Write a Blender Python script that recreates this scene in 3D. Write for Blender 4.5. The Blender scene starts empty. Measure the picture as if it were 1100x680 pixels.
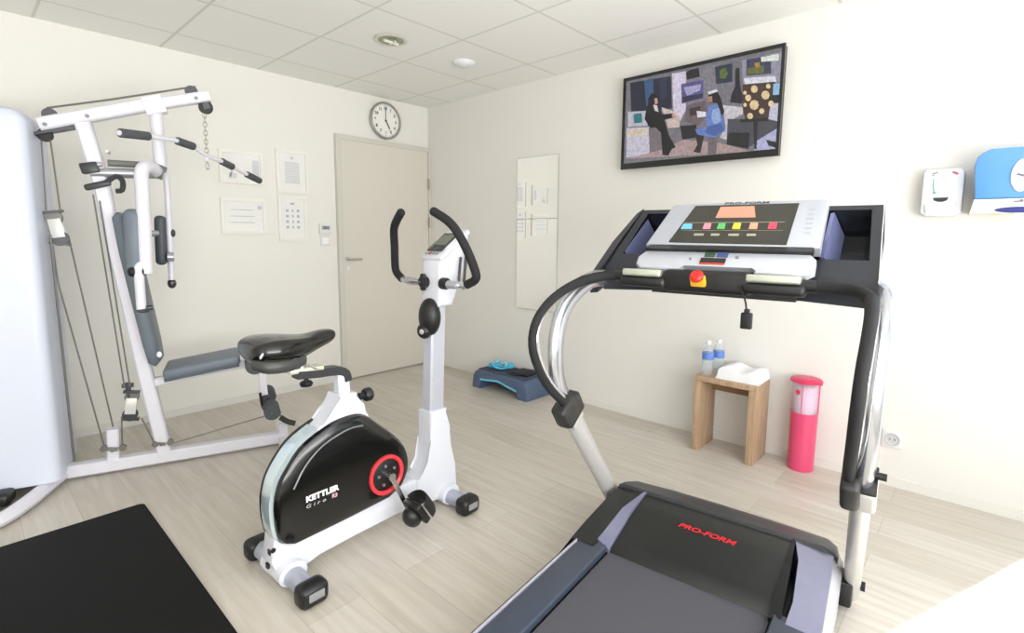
import bpy, bmesh, math, random
from mathutils import Vector, Matrix, Euler
random.seed(7)
PI = math.pi
COL = bpy.context.scene.collection
V = Vector

# ------------------------------------------------------------------ materials
def lin(c):
    return c/12.92 if c <= 0.04045 else ((c+0.055)/1.055)**2.4
def hexc(h):
    return tuple(lin(int(h[i:i+2], 16)/255) for i in (0, 2, 4)) + (1,)
MATS = {}
def mat(name, h, rough=0.5, metal=0.0, noise=0.04, nscale=30, coat=0.0, emit=0.0, bump=0.0, bscale=200, spec=0.5):
    if name in MATS: return MATS[name]
    m = bpy.data.materials.new(name); m.use_nodes = True
    nt = m.node_tree; b = nt.nodes['Principled BSDF']
    tc = nt.nodes.new('ShaderNodeTexCoord')
    nz = nt.nodes.new('ShaderNodeTexNoise'); nz.inputs['Scale'].default_value = nscale
    nt.links.new(tc.outputs['Object'], nz.inputs['Vector'])
    mx = nt.nodes.new('ShaderNodeMix'); mx.data_type = 'RGBA'
    c = hexc(h)
    mx.inputs[6].default_value = tuple(max(0, x*(1-noise)) for x in c[:3])+(1,)
    mx.inputs[7].default_value = tuple(min(1, x*(1+noise)+noise*0.01) for x in c[:3])+(1,)
    nt.links.new(nz.outputs['Fac'], mx.inputs[0])
    nt.links.new(mx.outputs[2], b.inputs['Base Color'])
    b.inputs['Roughness'].default_value = rough
    b.inputs['Metallic'].default_value = metal
    b.inputs['Coat Weight'].default_value = coat
    b.inputs['Specular IOR Level'].default_value = spec
    if emit:
        nt.links.new(mx.outputs[2], b.inputs['Emission Color']); b.inputs['Emission Strength'].default_value = emit
    if bump:
        n2 = nt.nodes.new('ShaderNodeTexNoise'); n2.inputs['Scale'].default_value = bscale
        nt.links.new(tc.outputs['Object'], n2.inputs['Vector'])
        bp = nt.nodes.new('ShaderNodeBump'); bp.inputs['Strength'].default_value = bump; bp.inputs['Distance'].default_value = 0.002
        nt.links.new(n2.outputs['Fac'], bp.inputs['Height']); nt.links.new(bp.outputs['Normal'], b.inputs['Normal'])
    MATS[name] = m
    return m

def glassy(name, h, rough=0.05, trans=0.75):
    if name in MATS: return MATS[name]
    m = bpy.data.materials.new(name); m.use_nodes = True
    nt = m.node_tree; nt.nodes.clear()
    o = nt.nodes.new('ShaderNodeOutputMaterial'); mx = nt.nodes.new('ShaderNodeMixShader')
    t = nt.nodes.new('ShaderNodeBsdfTransparent'); b = nt.nodes.new('ShaderNodeBsdfPrincipled')
    t.inputs[0].default_value = hexc(h); b.inputs['Base Color'].default_value = hexc(h)
    b.inputs['Roughness'].default_value = rough
    mx.inputs[0].default_value = 1-trans
    nt.links.new(t.outputs[0], mx.inputs[1]); nt.links.new(b.outputs[0], mx.inputs[2]); nt.links.new(mx.outputs[0], o.inputs[0])
    MATS[name] = m
    return m

# ------------------------------------------------------------------ mesh builder
class MB:
    def __init__(s): s.bm = bmesh.new()
    def _m(s, loc, rot):
        return Matrix.Translation(V(loc)) @ Euler(rot, 'XYZ').to_matrix().to_4x4()
    def box(s, c, size, rot=(0,0,0), bev=0.0, seg=2):
        r = bmesh.ops.create_cube(s.bm, size=1.0)
        vs = r['verts']
        bmesh.ops.scale(s.bm, vec=size, verts=vs)
        if bev > 0:
            es = list({e for v in vs for e in v.link_edges})
            rb = bmesh.ops.bevel(s.bm, geom=es, offset=bev, segments=seg, profile=0.5, affect='EDGES')
            seen = set(vs); vs = [v for v in s.bm.verts if v.is_valid and (v in rb['verts'] or v in seen)]
        vs = [v for v in vs if v.is_valid]
        bmesh.ops.transform(s.bm, matrix=s._m(c, rot), verts=vs)
        return s
    def cyl(s, p0, p1, r0, r1=None, seg=20, cap=True):
        r1 = r0 if r1 is None else r1
        p0, p1 = V(p0), V(p1); d = p1-p0
        q = d.to_track_quat('Z', 'Y').to_matrix().to_4x4()
        r = bmesh.ops.create_cone(s.bm, cap_ends=cap, cap_tris=False, segments=seg, radius1=r0, radius2=r1, depth=d.length)
        bmesh.ops.transform(s.bm, matrix=Matrix.Translation((p0+p1)/2) @ q, verts=r['verts'])
        return s
    def ell(s, c, rad, rot=(0,0,0), u=20, v=12):
        r = bmesh.ops.create_uvsphere(s.bm, u_segments=u, v_segments=v, radius=1)
        bmesh.ops.scale(s.bm, vec=rad, verts=r['verts'])
        bmesh.ops.transform(s.bm, matrix=s._m(c, rot), verts=r['verts'])
        return s
    def tube(s, pts, rad, seg=12, smooth=3, flat=None, up=(0,0,1), square=False, closed=False):
        """swept tube; flat=(a,b) gives elliptical / rectangular half sizes (a across the 'up' side)"""
        P = [V(p) for p in pts]
        R = rad if isinstance(rad, (list, tuple)) else [rad]*len(P)
        if smooth and len(P) > 2:
            Q, RR = [], []
            n = len(P)
            rng = n if closed else n-1
            for i in range(rng):
                p1, p2 = P[i], P[(i+1) % n]
                p0 = P[i-1] if (i > 0 or closed) else p1*2-p2
                p3 = P[(i+2) % n] if (i+2 < n or closed) else p2*2-p1
                for k in range(smooth):
                    t = k/smooth
                    Q.append(0.5*((2*p1)+(p2-p0)*t+(2*p0-5*p1+4*p2-p3)*t*t+(3*p1-p0-3*p2+p3)*t**3))
                    RR.append(R[i]*(1-t)+R[(i+1) % n]*t)
            if not closed: Q.append(P[-1]); RR.append(R[-1])
            P, R = Q, RR
        rings = []
        n = len(P); prev = None
        for i, p in enumerate(P):
            if closed: t = (P[(i+1) % n]-P[i-1]).normalized()
            else: t = (P[min(i+1, n-1)]-P[max(i-1, 0)]).normalized()
            if prev is None:
                a = V(up).cross(t)
                if a.length < 0.01: a = V((1,0,0)).cross(t)
                a.normalize()
            else:
                a = prev-t*prev.dot(t); a.normalize()
            prev = a
            b = t.cross(a)
            ring = []
            if square:
                fa, fb = flat if flat else (R[i], R[i])
                k = min(fa, fb)*0.25
                prof = [(fa,-fb+k),(fa,fb-k),(fa-k,fb),(-fa+k,fb),(-fa,fb-k),(-fa,-fb+k),(-fa+k,-fb),(fa-k,-fb)]
                for x, y in prof: ring.append(s.bm.verts.new(p+a*x+b*y))
            else:
                fa, fb = flat if flat else (R[i], R[i])
                if flat and isinstance(rad, (list, tuple)): fa, fb = fa*R[i], fb*R[i]
                for k in range(seg):
                    th = 2*PI*k/seg
                    ring.append(s.bm.verts.new(p+a*math.cos(th)*fa+b*math.sin(th)*fb))
            rings.append(ring)
        m = len(rings[0])
        for i in range(n if closed else n-1):
            r0, r1 = rings[i], rings[(i+1) % n]
            for k in range(m):
                s.bm.faces.new((r0[k], r0[(k+1) % m], r1[(k+1) % m], r1[k]))
        if not closed:
            s.bm.faces.new(list(reversed(rings[0]))); s.bm.faces.new(rings[-1])
        return s
    def lathe(s, prof, c=(0,0,0), seg=28, rot=(0,0,0)):
        rings = []
        M = s._m(c, rot)
        for r, z in prof:
            if r < 1e-5: rings.append([s.bm.verts.new(M @ V((0,0,z)))])
            else: rings.append([s.bm.verts.new(M @ V((r*math.cos(2*PI*k/seg), r*math.sin(2*PI*k/seg), z))) for k in range(seg)])
        for i in range(len(rings)-1):
            a, b = rings[i], rings[i+1]
            for k in range(seg):
                k2 = (k+1) % seg
                if len(a) == 1 and len(b) == 1: continue
                if len(a) == 1: s.bm.faces.new((a[0], b[k2], b[k]))
                elif len(b) == 1: s.bm.faces.new((a[k], a[k2], b[0]))
                else: s.bm.faces.new((a[k], a[k2], b[k2], b[k]))
        return s
    def prism(s, poly, a0, a1, axis='y', bev=0.0, seg=2):
        """poly: 2D outline; axis y: poly=(x,z); z: (x,y); x: (y,z)"""
        def mk(p, a):
            return {'y': (p[0], a, p[1]), 'z': (p[0], p[1], a), 'x': (a, p[0], p[1])}[axis]
        v0 = [s.bm.verts.new(mk(p, a0)) for p in poly]; v1 = [s.bm.verts.new(mk(p, a1)) for p in poly]
        n = len(poly)
        f = [s.bm.faces.new(v0), s.bm.faces.new(list(reversed(v1)))]
        for i in range(n): s.bm.faces.new((v0[(i+1) % n], v0[i], v1[i], v1[(i+1) % n]))
        if bev > 0:
            es = list({e for ff in f for e in ff.edges})
            bmesh.ops.bevel(s.bm, geom=es, offset=bev, segments=seg, profile=0.5, affect='EDGES')
        return s
    def loft(s, rings, cap=True):
        L = [[s.bm.verts.new(V(p)) for p in r] for r in rings]
        m = len(L[0])
        for i in range(len(L)-1):
            for k in range(m): s.bm.faces.new((L[i][k], L[i][(k+1) % m], L[i+1][(k+1) % m], L[i+1][k]))
        if cap: s.bm.faces.new(list(reversed(L[0]))); s.bm.faces.new(L[-1])
        return s
    def quad(s, pts):
        s.bm.faces.new([s.bm.verts.new(V(p)) for p in pts]); return s
    def build(s, name, m, parent=None, loc=(0,0,0), rot=(0,0,0), sm=40, sub=0, fix=True):
        if fix: bmesh.ops.recalc_face_normals(s.bm, faces=s.bm.faces[:])
        me = bpy.data.meshes.new(name); s.bm.to_mesh(me); s.bm.free()
        for p in me.polygons: p.use_smooth = True
        try: me.set_sharp_from_angle(angle=math.radians(sm))
        except Exception: pass
        if m: me.materials.append(m)
        o = bpy.data.objects.new(name, me); COL.objects.link(o)
        o.location = loc; o.rotation_euler = rot
        if parent: o.parent = parent
        if sub:
            md = o.modifiers.new('sub', 'SUBSURF'); md.levels = sub; md.render_levels = sub
        return o

def tag(o, label=None, cat=None, group=None, kind=None):
    if label: o['label'] = label
    if cat: o['category'] = cat
    if group: o['group'] = group
    if kind: o['kind'] = kind
    return o
def thing(name, label, cat, loc=(0,0,0), rz=0, group=None):
    o = bpy.data.objects.new(name, None); COL.objects.link(o); o.empty_display_size = 0.1
    o.location = loc; o.rotation_euler = (0,0,rz)
    return tag(o, label, cat, group)
def text(name, body, size, m, parent, loc, rot, ext=0.0006, align='CENTER', bold=0.0, shear=0.0, spacing=1.0, matrix=None, sx=1.0):
    cu = bpy.data.curves.new('t', 'FONT'); cu.body = body; cu.size = size; cu.extrude = ext; cu.align_x = align; cu.align_y = 'CENTER'
    cu.offset = bold; cu.shear = shear; cu.space_character = spacing
    t = bpy.data.objects.new('t', cu); COL.objects.link(t)
    bpy.context.view_layer.update()
    me = bpy.data.meshes.new_from_object(t.evaluated_get(bpy.context.evaluated_depsgraph_get()))
    bpy.data.objects.remove(t)
    for v in me.vertices: v.co.x *= sx
    me.materials.clear(); me.materials.append(m)
    o = bpy.data.objects.new(name, me); COL.objects.link(o)
    o.location = loc; o.rotation_euler = rot
    if matrix is not None: o.matrix_local = matrix
    if parent: o.parent = parent
    if matrix is not None: o.matrix_local = matrix
    return o
def rrect(w, h, r, n=5, cx=0, cy=0):
    out = []
    for (sx, sy, a0) in ((1,1,0),(-1,1,90),(-1,-1,180),(1,-1,270)):
        for k in range(n+1):
            a = math.radians(a0+90*k/n)
            out.append((cx+sx*(w/2-r)+r*math.cos(a), cy+sy*(h/2-r)+r*math.sin(a)))
    return out

M_gymwhite = mat('white_powder_coat', 'dfdee6', 0.35, noise=0.02)
M_black = mat('black_plastic', '131314', 0.42)
M_blackgloss = mat('glossy_black_plastic', '0b0c0a', 0.22, coat=0.3)
M_foam = mat('black_foam', '17171a', 0.8, bump=0.4)
M_greyfoam = mat('dark_grey_foam', '4c4f52', 0.8, bump=0.3)
M_pad = mat('slate_grey_vinyl', '68727c', 0.45, noise=0.06, bump=0.15, bscale=400)
M_chrome = mat('chrome', 'd8d8d8', 0.16, 1.0, noise=0.01)
M_silver = mat('silver_paint', 'b9bac0', 0.3, 0.55, noise=0.02)
M_satin = mat('satin_grey_paint', 'c6c4c0', 0.4, 0.3, noise=0.02)
M_cable = mat('steel_cable', '77756f', 0.4, 0.3)
M_steel = mat('dark_steel', '55565a', 0.35, 0.7)
M_white = mat('white_plastic', 'e6e6e8', 0.35, noise=0.01)
M_paper = mat('paper', 'f6f5f0', 0.8, noise=0.01)

# ------------------------------------------------------------------ room
H = 2.42
def wall_mat(name, h, rough=0.85):
    return mat(name, h, rough, noise=0.012, nscale=3, bump=0.08, bscale=120, spec=0.2)
M_wall = wall_mat('painted_wall_cream', 'edebe4')
M_wallr = wall_mat('painted_wall_right', 'e6e4df')
def struct(mb, name, m, **k):
    o = mb.build(name, m, **k); o['kind'] = 'structure'; return o
XL, YF = -5.3, -5.3
w = MB(); w.box(((XL)/2, 0.06, H/2+.05), (-XL+.24, .12, H+.1)); struct(w, 'wall_back', M_wall)
# right wall with a tall glazed opening beyond the frame
w = MB(); w.box((.06, -4.33/2+.0, H/2+.05), (.12, 4.33, H+.1)); w.box((.06, -4.815, H-.08), (.12, .97, .36)); struct(w, 'wall_right', M_wallr)
w = MB(); w.box((XL-.06, YF/2, H/2+.05), (.12, -YF+.24, H+.1)); struct(w, 'wall_left', M_wall)
w = MB()
w.box((XL/2-.0, YF-.06, .25), (-XL+.24, .12, .5)); w.box((XL/2, YF-.06, H-.06), (-XL+.24, .12, .42))
w.box((XL+.25, YF-.06, H/2), (.7, .12, H)); w.box((-.10, YF-.06, H/2), (.44, .12, H))
struct(w, 'wall_front', M_wall)
# windows (behind the viewer)
def window(name, pts_frame, panes):
    w = MB()
    for c, s in pts_frame: w.box(c, s)
    o = struct(w, name, mat('window_frame_white', 'eeeeee', 0.5))
    g = MB()
    for c, s in panes: g.box(c, s)
    g.build('pane', glassy('window_glass', 'ffffff', 0.02, 0.93), o)
x0, x1 = XL+.6, -.32
fr = [(((x0+x1)/2, YF-.06, .53), (x1-x0, .07, .06)), (((x0+x1)/2, YF-.06, 2.12), (x1-x0, .07, .06))]
for k in range(5): fr.append(((x0+.03+(x1-x0-.06)*k/4, YF-.06, 1.32), (.06, .07, 1.6)))
window('window_1', fr, [(((x0+x1)/2, YF-.06, 1.32), (x1-x0, .006, 1.56))])
fr = [((.09, -4.35, 1.13), (.05, .04, 2.2)), ((.09, -5.27, 1.13), (.05, .06, 2.2)), ((.09, -4.80, 2.2), (.05, .88, .06)), ((.09, -4.80, .02), (.05, .88, .04))]
window('window_2', fr, [((.09, -4.80, 1.12), (.006, .88, 2.14))])

# floor: pale laminate boards running along y
m = bpy.data.materials.new('laminate_floor'); m.use_nodes = True
nt = m.node_tree; b = nt.nodes['Principled BSDF']; L = nt.links.new
tc = nt.nodes.new('ShaderNodeTexCoord'); mp = nt.nodes.new('ShaderNodeMapping'); mp.inputs['Rotation'].default_value = (0,0,PI/2)
L(tc.outputs['Object'], mp.inputs[0])
br = nt.nodes.new('ShaderNodeTexBrick'); br.inputs['Scale'].default_value = 1
br.inputs['Brick Width'].default_value = 1.25; br.inputs['Row Height'].default_value = .19
br.inputs['Mortar Size'].default_value = .0012; br.inputs['Mortar Smooth'].default_value = .3; br.offset = .37; br.inputs['Bias'].default_value = 0
br.inputs['Color1'].default_value = hexc('c9c2b6'); br.inputs['Color2'].default_value = hexc('d4cec4'); br.inputs['Mortar'].default_value = hexc('b3aa9d')
L(mp.outputs[0], br.inputs[0])
mp2 = nt.nodes.new('ShaderNodeMapping'); mp2.inputs['Scale'].default_value = (16, 1.1, 1); L(tc.outputs['Object'], mp2.inputs[0])
nz = nt.nodes.new('ShaderNodeTexNoise'); nz.inputs['Scale'].default_value = 2.2; nz.inputs['Detail'].default_value = 5; nz.inputs['Distortion'].default_value = .6
L(mp2.outputs[0], nz.inputs['Vector'])
cr = nt.nodes.new('ShaderNodeValToRGB'); cr.color_ramp.elements[0].position = .3; cr.color_ramp.elements[0].color = (.78,.765,.74,1); cr.color_ramp.elements[1].position = .66; cr.color_ramp.elements[1].color = (1.0,1.0,1.0,1)
L(nz.outputs['Fac'], cr.inputs[0])
mx = nt.nodes.new('ShaderNodeMix'); mx.data_type = 'RGBA'; mx.blend_type = 'MULTIPLY'; mx.inputs[0].default_value = .75
L(br.outputs['Color'], mx.inputs[6]); L(cr.outputs[0], mx.inputs[7]); L(mx.outputs[2], b.inputs['Base Color'])
b.inputs['Roughness'].default_value = .38
bp = nt.nodes.new('ShaderNodeBump'); bp.inputs['Strength'].default_value = .12; bp.inputs['Distance'].default_value = .002
L(nz.outputs['Fac'], bp.inputs['Height']); L(bp.outputs[0], b.inputs['Normal'])
w = MB(); w.box((XL/2, YF/2, -.05), (-XL+.3, -YF+.3, .1)); struct(w, 'floor', m)

# ceiling: 600 mm mineral tiles in a thin grid
m = bpy.data.materials.new('ceiling_tiles'); m.use_nodes = True
nt = m.node_tree; b = nt.nodes['Principled BSDF']; L = nt.links.new
tc = nt.nodes.new('ShaderNodeTexCoord'); mp = nt.nodes.new('ShaderNodeMapping'); mp.inputs['Location'].default_value = (.335+.6*20, .335+.6*20, 0)
L(tc.outputs['Object'], mp.inputs[0])
br = nt.nodes.new('ShaderNodeTexBrick'); br.offset = 0; br.inputs['Scale'].default_value = 1; br.inputs['Brick Width'].default_value = .6; br.inputs['Row Height'].default_value = .6
br.inputs['Mortar Size'].default_value = .009; br.inputs['Mortar Smooth'].default_value = .35; br.inputs['Bias'].default_value = 0
br.inputs['Color1'].default_value = hexc('f3f2ee'); br.inputs['Color2'].default_value = hexc('f5f4f1'); br.inputs['Mortar'].default_value = hexc('dbdad4')
L(mp.outputs[0], br.inputs[0]); L(br.outputs['Color'], b.inputs['Base Color'])
b.inputs['Roughness'].default_value = .9
w = MB(); w.box((XL/2, YF/2, H+.05), (-XL+.3, -YF+.3, .1)); struct(w, 'ceiling', m)

M_trim = mat('trim_paint', 'e4e2dc', 0.6, noise=0.01)
w = MB(); w.box((-1.0-2.15, -.003, .025), (4.3, .006, .05)); struct(w, 'baseboard_back', M_trim)
w = MB(); w.box((-.003, -2.16, .025), (.006, 4.31, .05)); struct(w, 'baseboard_right', M_trim)

# door in the back wall
M_door = mat('door_paint', 'dbd6cb', 0.55, noise=0.01, nscale=3)
M_frame = mat('door_frame_paint', 'd3d0c6', 0.5, noise=0.01)
w = MB(); w.box((-.467, -.012, 1.012), (.886, .024, 2.004)); dr = struct(w, 'door_1', M_door)
w = MB()
w.box((-.938, -.018, 1.027), (.045, .036, 2.054)); w.box((-.012, -.018, 1.027), (.021, .036, 2.054)); w.box((-.469, -.018, 2.034), (.893, .036, .04))
w.build('door_frame', M_frame, dr)
w = MB(); w.box((-.885, -.028, 1.04), (.028, .01, .028), bev=.004); w.cyl((-.885, -.03, 1.035), (-.885, -.065, 1.035), .009)
w.tube([(-.887, -.065, 1.035), (-.84, -.067, 1.035), (-.77, -.066, 1.035)], .008, smooth=0); w.build('door_handle', mat('brushed_handle', 'b4b2aa', .35, .7), dr)
w = MB(); w.cyl((-.882, -.022, .96), (-.882, -.032, .96), .019); w.build('keyhole_plate', M_white, dr)
for z in (1.72, 1.36, .3):
    w = MB(); w.cyl((-.026, -.04, z-.05), (-.026, -.04, z+.05), .007); w.build('hinge', mat('hinge_metal', '9c8f86', .4, .6), dr)

# ceiling fittings
t = thing('recessed_downlight', 'round recessed ceiling downlight with ribbed metal reflector above the door side', 'ceiling light', (-1.231, -1.222, H))
w = MB(); w.lathe([(.078,-.001),(.098,-.004),(.1,-.008),(.094,-.012),(.082,-.012),(.074,-.008),(.078,-.001)], seg=40); w.build('trim_ring', mat('downlight_ring', 'd6d8cc', .4, .2), t)
w = MB(); w.lathe([(.08,-.010),(.06,-.006),(.035,-.003),(0,-.002)], seg=40); w.build('reflector', mat('downlight_reflector', 'a5a894', .25, .6), t)
w = MB(); w.cyl((-.05,0,-.018),(.05,0,-.018), .009, seg=12); w.cyl((.012,-.03,-.018),(.012,.03,-.018), .006); w.build('bulb', mat('bulb_glass', 'dfe2d6', .2), t)
t = thing('smoke_detector', 'small round white smoke detector on the ceiling tile nearer the corner', 'smoke detector', (-.653, -1.233, H))
w = MB(); w.lathe([(0,-.028),(.04,-.028),(.062,-.02),(.076,-.006),(.078,0)], seg=36); w.build('cover', M_white, t)
w = MB(); w.lathe([(0,-.033),(.02,-.032),(.026,-.027)], seg=24); w.build('sensor_cap', mat('detector_grey', 'dcdcdc', .4), t)

# wall clock
t = thing('wall_clock', 'round silver-rimmed wall clock showing five o\'clock above the door', 'clock', (-.478, -.001, 2.228))
R90 = (PI/2, 0, 0)
w = MB(); w.lathe([(0,0),(.15,0),(.156,.012),(.157,.03),(.150,.036),(.140,.034),(.136,.022)], rot=R90, seg=48); w.build('case', mat('brushed_rim', 'a3a39c', .35, .5), t)
w = MB(); w.lathe([(0,.0225),(.137,.0225)], rot=R90, seg=48); w.build('dial', mat('clock_dial', 'f7f6f0', .6), t)
M_ink = mat('ink_dark', '3c3c3a', .6)
nb = MB()
for k in range(60):
    a = 2*PI*k/60; L_ = .006 if k % 5 else .010
    nb.box((math.sin(a)*.128, -.0235, math.cos(a)*.128), (.0016 if k % 5 else .004, .001, L_), (0, a, 0))
nb.build('minute_marks', M_ink, t)
for k in range(1, 13):
    a = 2*PI*k/12
    text('numeral', str(k), .034, M_ink, t, (math.sin(a)*.104, -.024, math.cos(a)*.104), R90, bold=.0012)
w = MB(); w.box((0, -.027, .05), (.006, .002, .12)); w.build('minute_hand', M_black, t)
a = math.radians(150)
w = MB(); w.box((math.sin(a)*.033, -.029, math.cos(a)*.033), (.010, .002, .085), (0, a, 0)); w.cyl((0,-.024,0),(0,-.032,0), .008); w.build('hour_hand', M_black, t)
w = MB(); w.lathe([(0,.0335),(.139,.0335)], rot=R90, seg=48); w.build('glass', glassy('clock_glass', 'ffffff', .03, .93), t)

# framed papers beside the door
M_pf = mat('white_picture_frame', 'f1efe8', .5, noise=.01)
def frame(label, x0, x1, z0, z1, kind):
    t = thing('picture_frame', label, 'picture frame', ((x0+x1)/2, 0, (z0+z1)/2), group='framed notices by the door')
    W, Hh = x1-x0, z1-z0; b = .02
    w = MB()
    for c, s in (((0,-.009,Hh/2-b/2),(W,.018,b)), ((0,-.009,-Hh/2+b/2),(W,.018,b)), ((-W/2+b/2,-.009,0),(b,.018,Hh-2*b)), ((W/2-b/2,-.009,0),(b,.018,Hh-2*b))): w.box(c, s)
    w.build('frame_border', M_pf, t)
    w = MB(); w.box((0,-.005,0), (W-2*b, .006, Hh-2*b)); w.build('paper_sheet', M_paper, t)
    p = MB(); g = mat('notice_print_grey', 'c9cbd0', .8)
    if kind == 'cert':
        for k in range(3): p.box((-.01, -.0085, .045-.045*k), (W*.55-(k == 0)*.02, .0008, .007))
        p.cyl((W*.36, -.008, Hh*.26), (W*.36, -.0095, Hh*.26), .016)
    elif kind == 'page':
        p.cyl((0,-.008,Hh*.33),(0,-.0095,Hh*.33), .012)
        for k in range(13): p.box((0, -.0085, Hh*.22-k*.0125), (W*.46, .0008, .007))
    elif kind == 'grid':
        g = mat('notice_print_blue', 'a9b0c4', .8)
        p.box((0,-.0085,Hh*.33), (.03,.0008,.016))
        for r in range(4):
            for c in (-1, 0, 1): p.box((c*.042, -.0085, .06-r*.042), (.020 if c else .012, .0008, .020))
    else:
        p.box((-.06, -.0085, -.06), (.05, .0008, .035)); p.box((-.07, -.0085, -.045), (.012, .0008, .05), (0,.4,0))
        p.box((W*.33, -.0085, .0), (.045, .0008, Hh*.5)); g = mat('notice_print_pale', 'd3d5da', .8)
    p.build('printed_notice', g, t)
    w = MB(); w.box((0,-.0105,0), (W-2*b, .001, Hh-2*b)); w.build('glass', glassy('frame_glass', 'ffffff', .03, .9), t)
frame('landscape framed notice behind the hanging bar, upper left of the four frames', -1.832, -1.535, 1.60, 1.828, 'photo')
frame('landscape framed certificate with three grey lines, lower left of the four frames', -1.838, -1.53, 1.243, 1.495, 'cert')
frame('portrait framed page of grey text, upper right of the four frames', -1.438, -1.193, 1.553, 1.874, 'page')
frame('portrait framed sheet with small rows of blue symbols, lower right of the four frames', -1.437, -1.215, 1.19, 1.534, 'grid')

# thermostat + switch plate
t = thing('wall_thermostat', 'small white thermostat with grey display left of the door frame', 'thermostat', (-1.066, 0, 1.288))
w = MB(); w.box((0,-.012,0), (.10,.024,.085), bev=.004); w.build('housing', M_white, t)
w = MB(); w.box((.0,-.0245,.008), (.07,.002,.03)); w.build('display', mat('lcd_grey', 'a9a9a4', .4), t)
text('digits', '20.5', .026, M_ink, t, (0,-.0262,.008), R90, bold=.0006)
t = thing('light_switch', 'white rocker light switch directly under the thermostat', 'light switch', (-1.066, 0, 1.19))
w = MB(); w.box((0,-.005,0), (.08,.01,.08), bev=.003); w.build('plate', M_white, t)
w = MB(); w.box((0,-.012,0), (.055,.008,.055), (.06,0,0), bev=.002); w.build('rocker', mat('switch_rocker', 'fafafa', .3), t)

# mirror on the right wall (two mirror tiles)
t = thing('wall_mirror', 'tall narrow frameless mirror reflecting framed notices on the right wall', 'mirror', (0, -1.362, 1.255))
M_mir = mat('mirror_silver', 'f5f5f3', .015, 1.0, noise=0)
w = MB(); w.box((-.005,0,.0), (.01,.416,1.20)); w.build('backing_board', mat('mirror_edge', 'b9b9ad', .5), t)
w = MB(); w.box((-.0115,0,.361), (.003,.41,.47)); w.build('mirror_tile', M_mir, t)
w = MB(); w.box((-.0115,0,-.238), (.003,.41,.716)); w.build('mirror_tile', M_mir, t)

# outlet
t = thing('wall_socket', 'white round-recess power socket low on the wall right of the pink tube', 'socket', (0, -3.717, .245))
w = MB(); w.box((-.005,0,0), (.01,.085,.085), bev=.003); w.build('plate', M_white, t)
w = MB(); w.lathe([(.030,0),(.032,.004),(.028,.004),(.024,-.0),(.0,.001)], c=(-.01,0,0), rot=(0,-PI/2,0)); w.build('recess', mat('socket_recess', 'c9c9cc', .4), t)
w = MB(); w.cyl((-.0105,.010,0),(-.013,.010,0),.004); w.cyl((-.0105,-.010,0),(-.013,-.010,0),.004); w.build('contact_holes', mat('socket_dark', '77777c', .5), t)

# soap dispenser
t = thing('soap_dispenser', 'white wall soap dispenser with dark window left of the blue dispenser', 'soap dispenser', (0, -3.812, 1.455))
w = MB(); w.prism([(-.075,-.09),(-.048,-.105),(.048,-.105),(.07,-.09),(.070,.09),(.060,.105),(-.062,.105),(-.074,.09)], -.085, 0, 'x', bev=.008); w.build('body', mat('dispenser_white', 'e2e5ec', .3), t)
w = MB(); w.prism([(-.056,-.05),(-.05,-.09),(-.03,-.1),(.03,-.1),(.05,-.09),(.056,-.05)], -.096, -.08, 'x', bev=.004); w.build('push_lever', mat('lever_white', 'e2e6ee', .3), t)
w = MB(); w.prism([(.028,-.022),(.024,-.035),(.008,-.041),(-.008,-.041),(-.022,-.035),(-.027,-.022)], -.088, -.08, 'x'); w.build('level_window', mat('window_dark', '2e3234', .2), t)
w = MB(); w.box((-.0865,-.043,.083), (.002,.018,.009), (.5,0,0)); w.box((-.0865,-.034,.088), (.002,.008,.006)); w.build('red_mark', mat('red_print', 'e0606a', .5), t)
w = MB(); w.box((-.0868,.028,.088), (.002,.020,.005), (-.3,0,0)); w.box((-.0868,.036,.078), (.002,.012,.003), (-.3,0,0)); w.box((-.087,-.038,.085), (.0022,.01,.007)); w.build('logo_mark', mat('grey_print', '7a7a84', .5), t)
w = MB(); w.tube([(-.0865,.032,.062),(-.0865,.031,.03),(-.0865,.026,.005)], .0022, seg=6); w.box((-.087,.025,.0), (.002,.012,.010)); w.build('green_gauge', mat('green_print', '6fae92', .5), t)

# towel dispenser
t = thing('towel_dispenser', 'blue paper towel dispenser with pale base at the right edge of the photo', 'towel dispenser', (0, -4.065, 1.49))
w = MB(); w.prism([(.135,-.075),(.148,.06),(.142,.098),(.128,.115),(.10,.13),(-.10,.13),(-.128,.115),(-.142,.098),(-.148,.06),(-.14,-.075)], -.19, 0, 'x', bev=.012); w.build('cover', mat('blue_translucent_plastic', '5b98d6', .3, coat=.3, nscale=8, noise=.12), t)
w = MB(); w.prism([(.137,-.075),(.148,-.134),(-.148,-.134),(-.137,-.075)], -.185, 0, 'x', bev=.006); w.build('base', mat('cream_plastic', 'ece9da', .4), t)
w = MB(); w.prism([(math.cos(a)*.032, .015+math.sin(a)*.066) for a in [2*PI*k/24 for k in range(24)]], -.196, -.185, 'x', bev=.003); w.build('badge', mat('pale_badge', 'd3dcf2', .3), t)
w = MB(); w.box((-.198,0,.015), (.002,.03,.008), (.35,0,0)); w.box((-.1865,0,-.088), (.002,.03,.005)); w.box((-.1868,-.008,-.083), (.002,.010,.004)); w.build('logo_mark', mat('grey_print2', '6f6f7c', .5), t)
w = MB(); w.prism([(math.cos(a)*.07, -.122+math.sin(a)*.012-(.008 if math.cos(a)**2 > .5 else 0)*0) for a in [2*PI*k/24 for k in range(24)]], -.190, -.17, 'x'); w.build('paper_slot', mat('navy_plastic', '26307c', .3), t)
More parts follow.
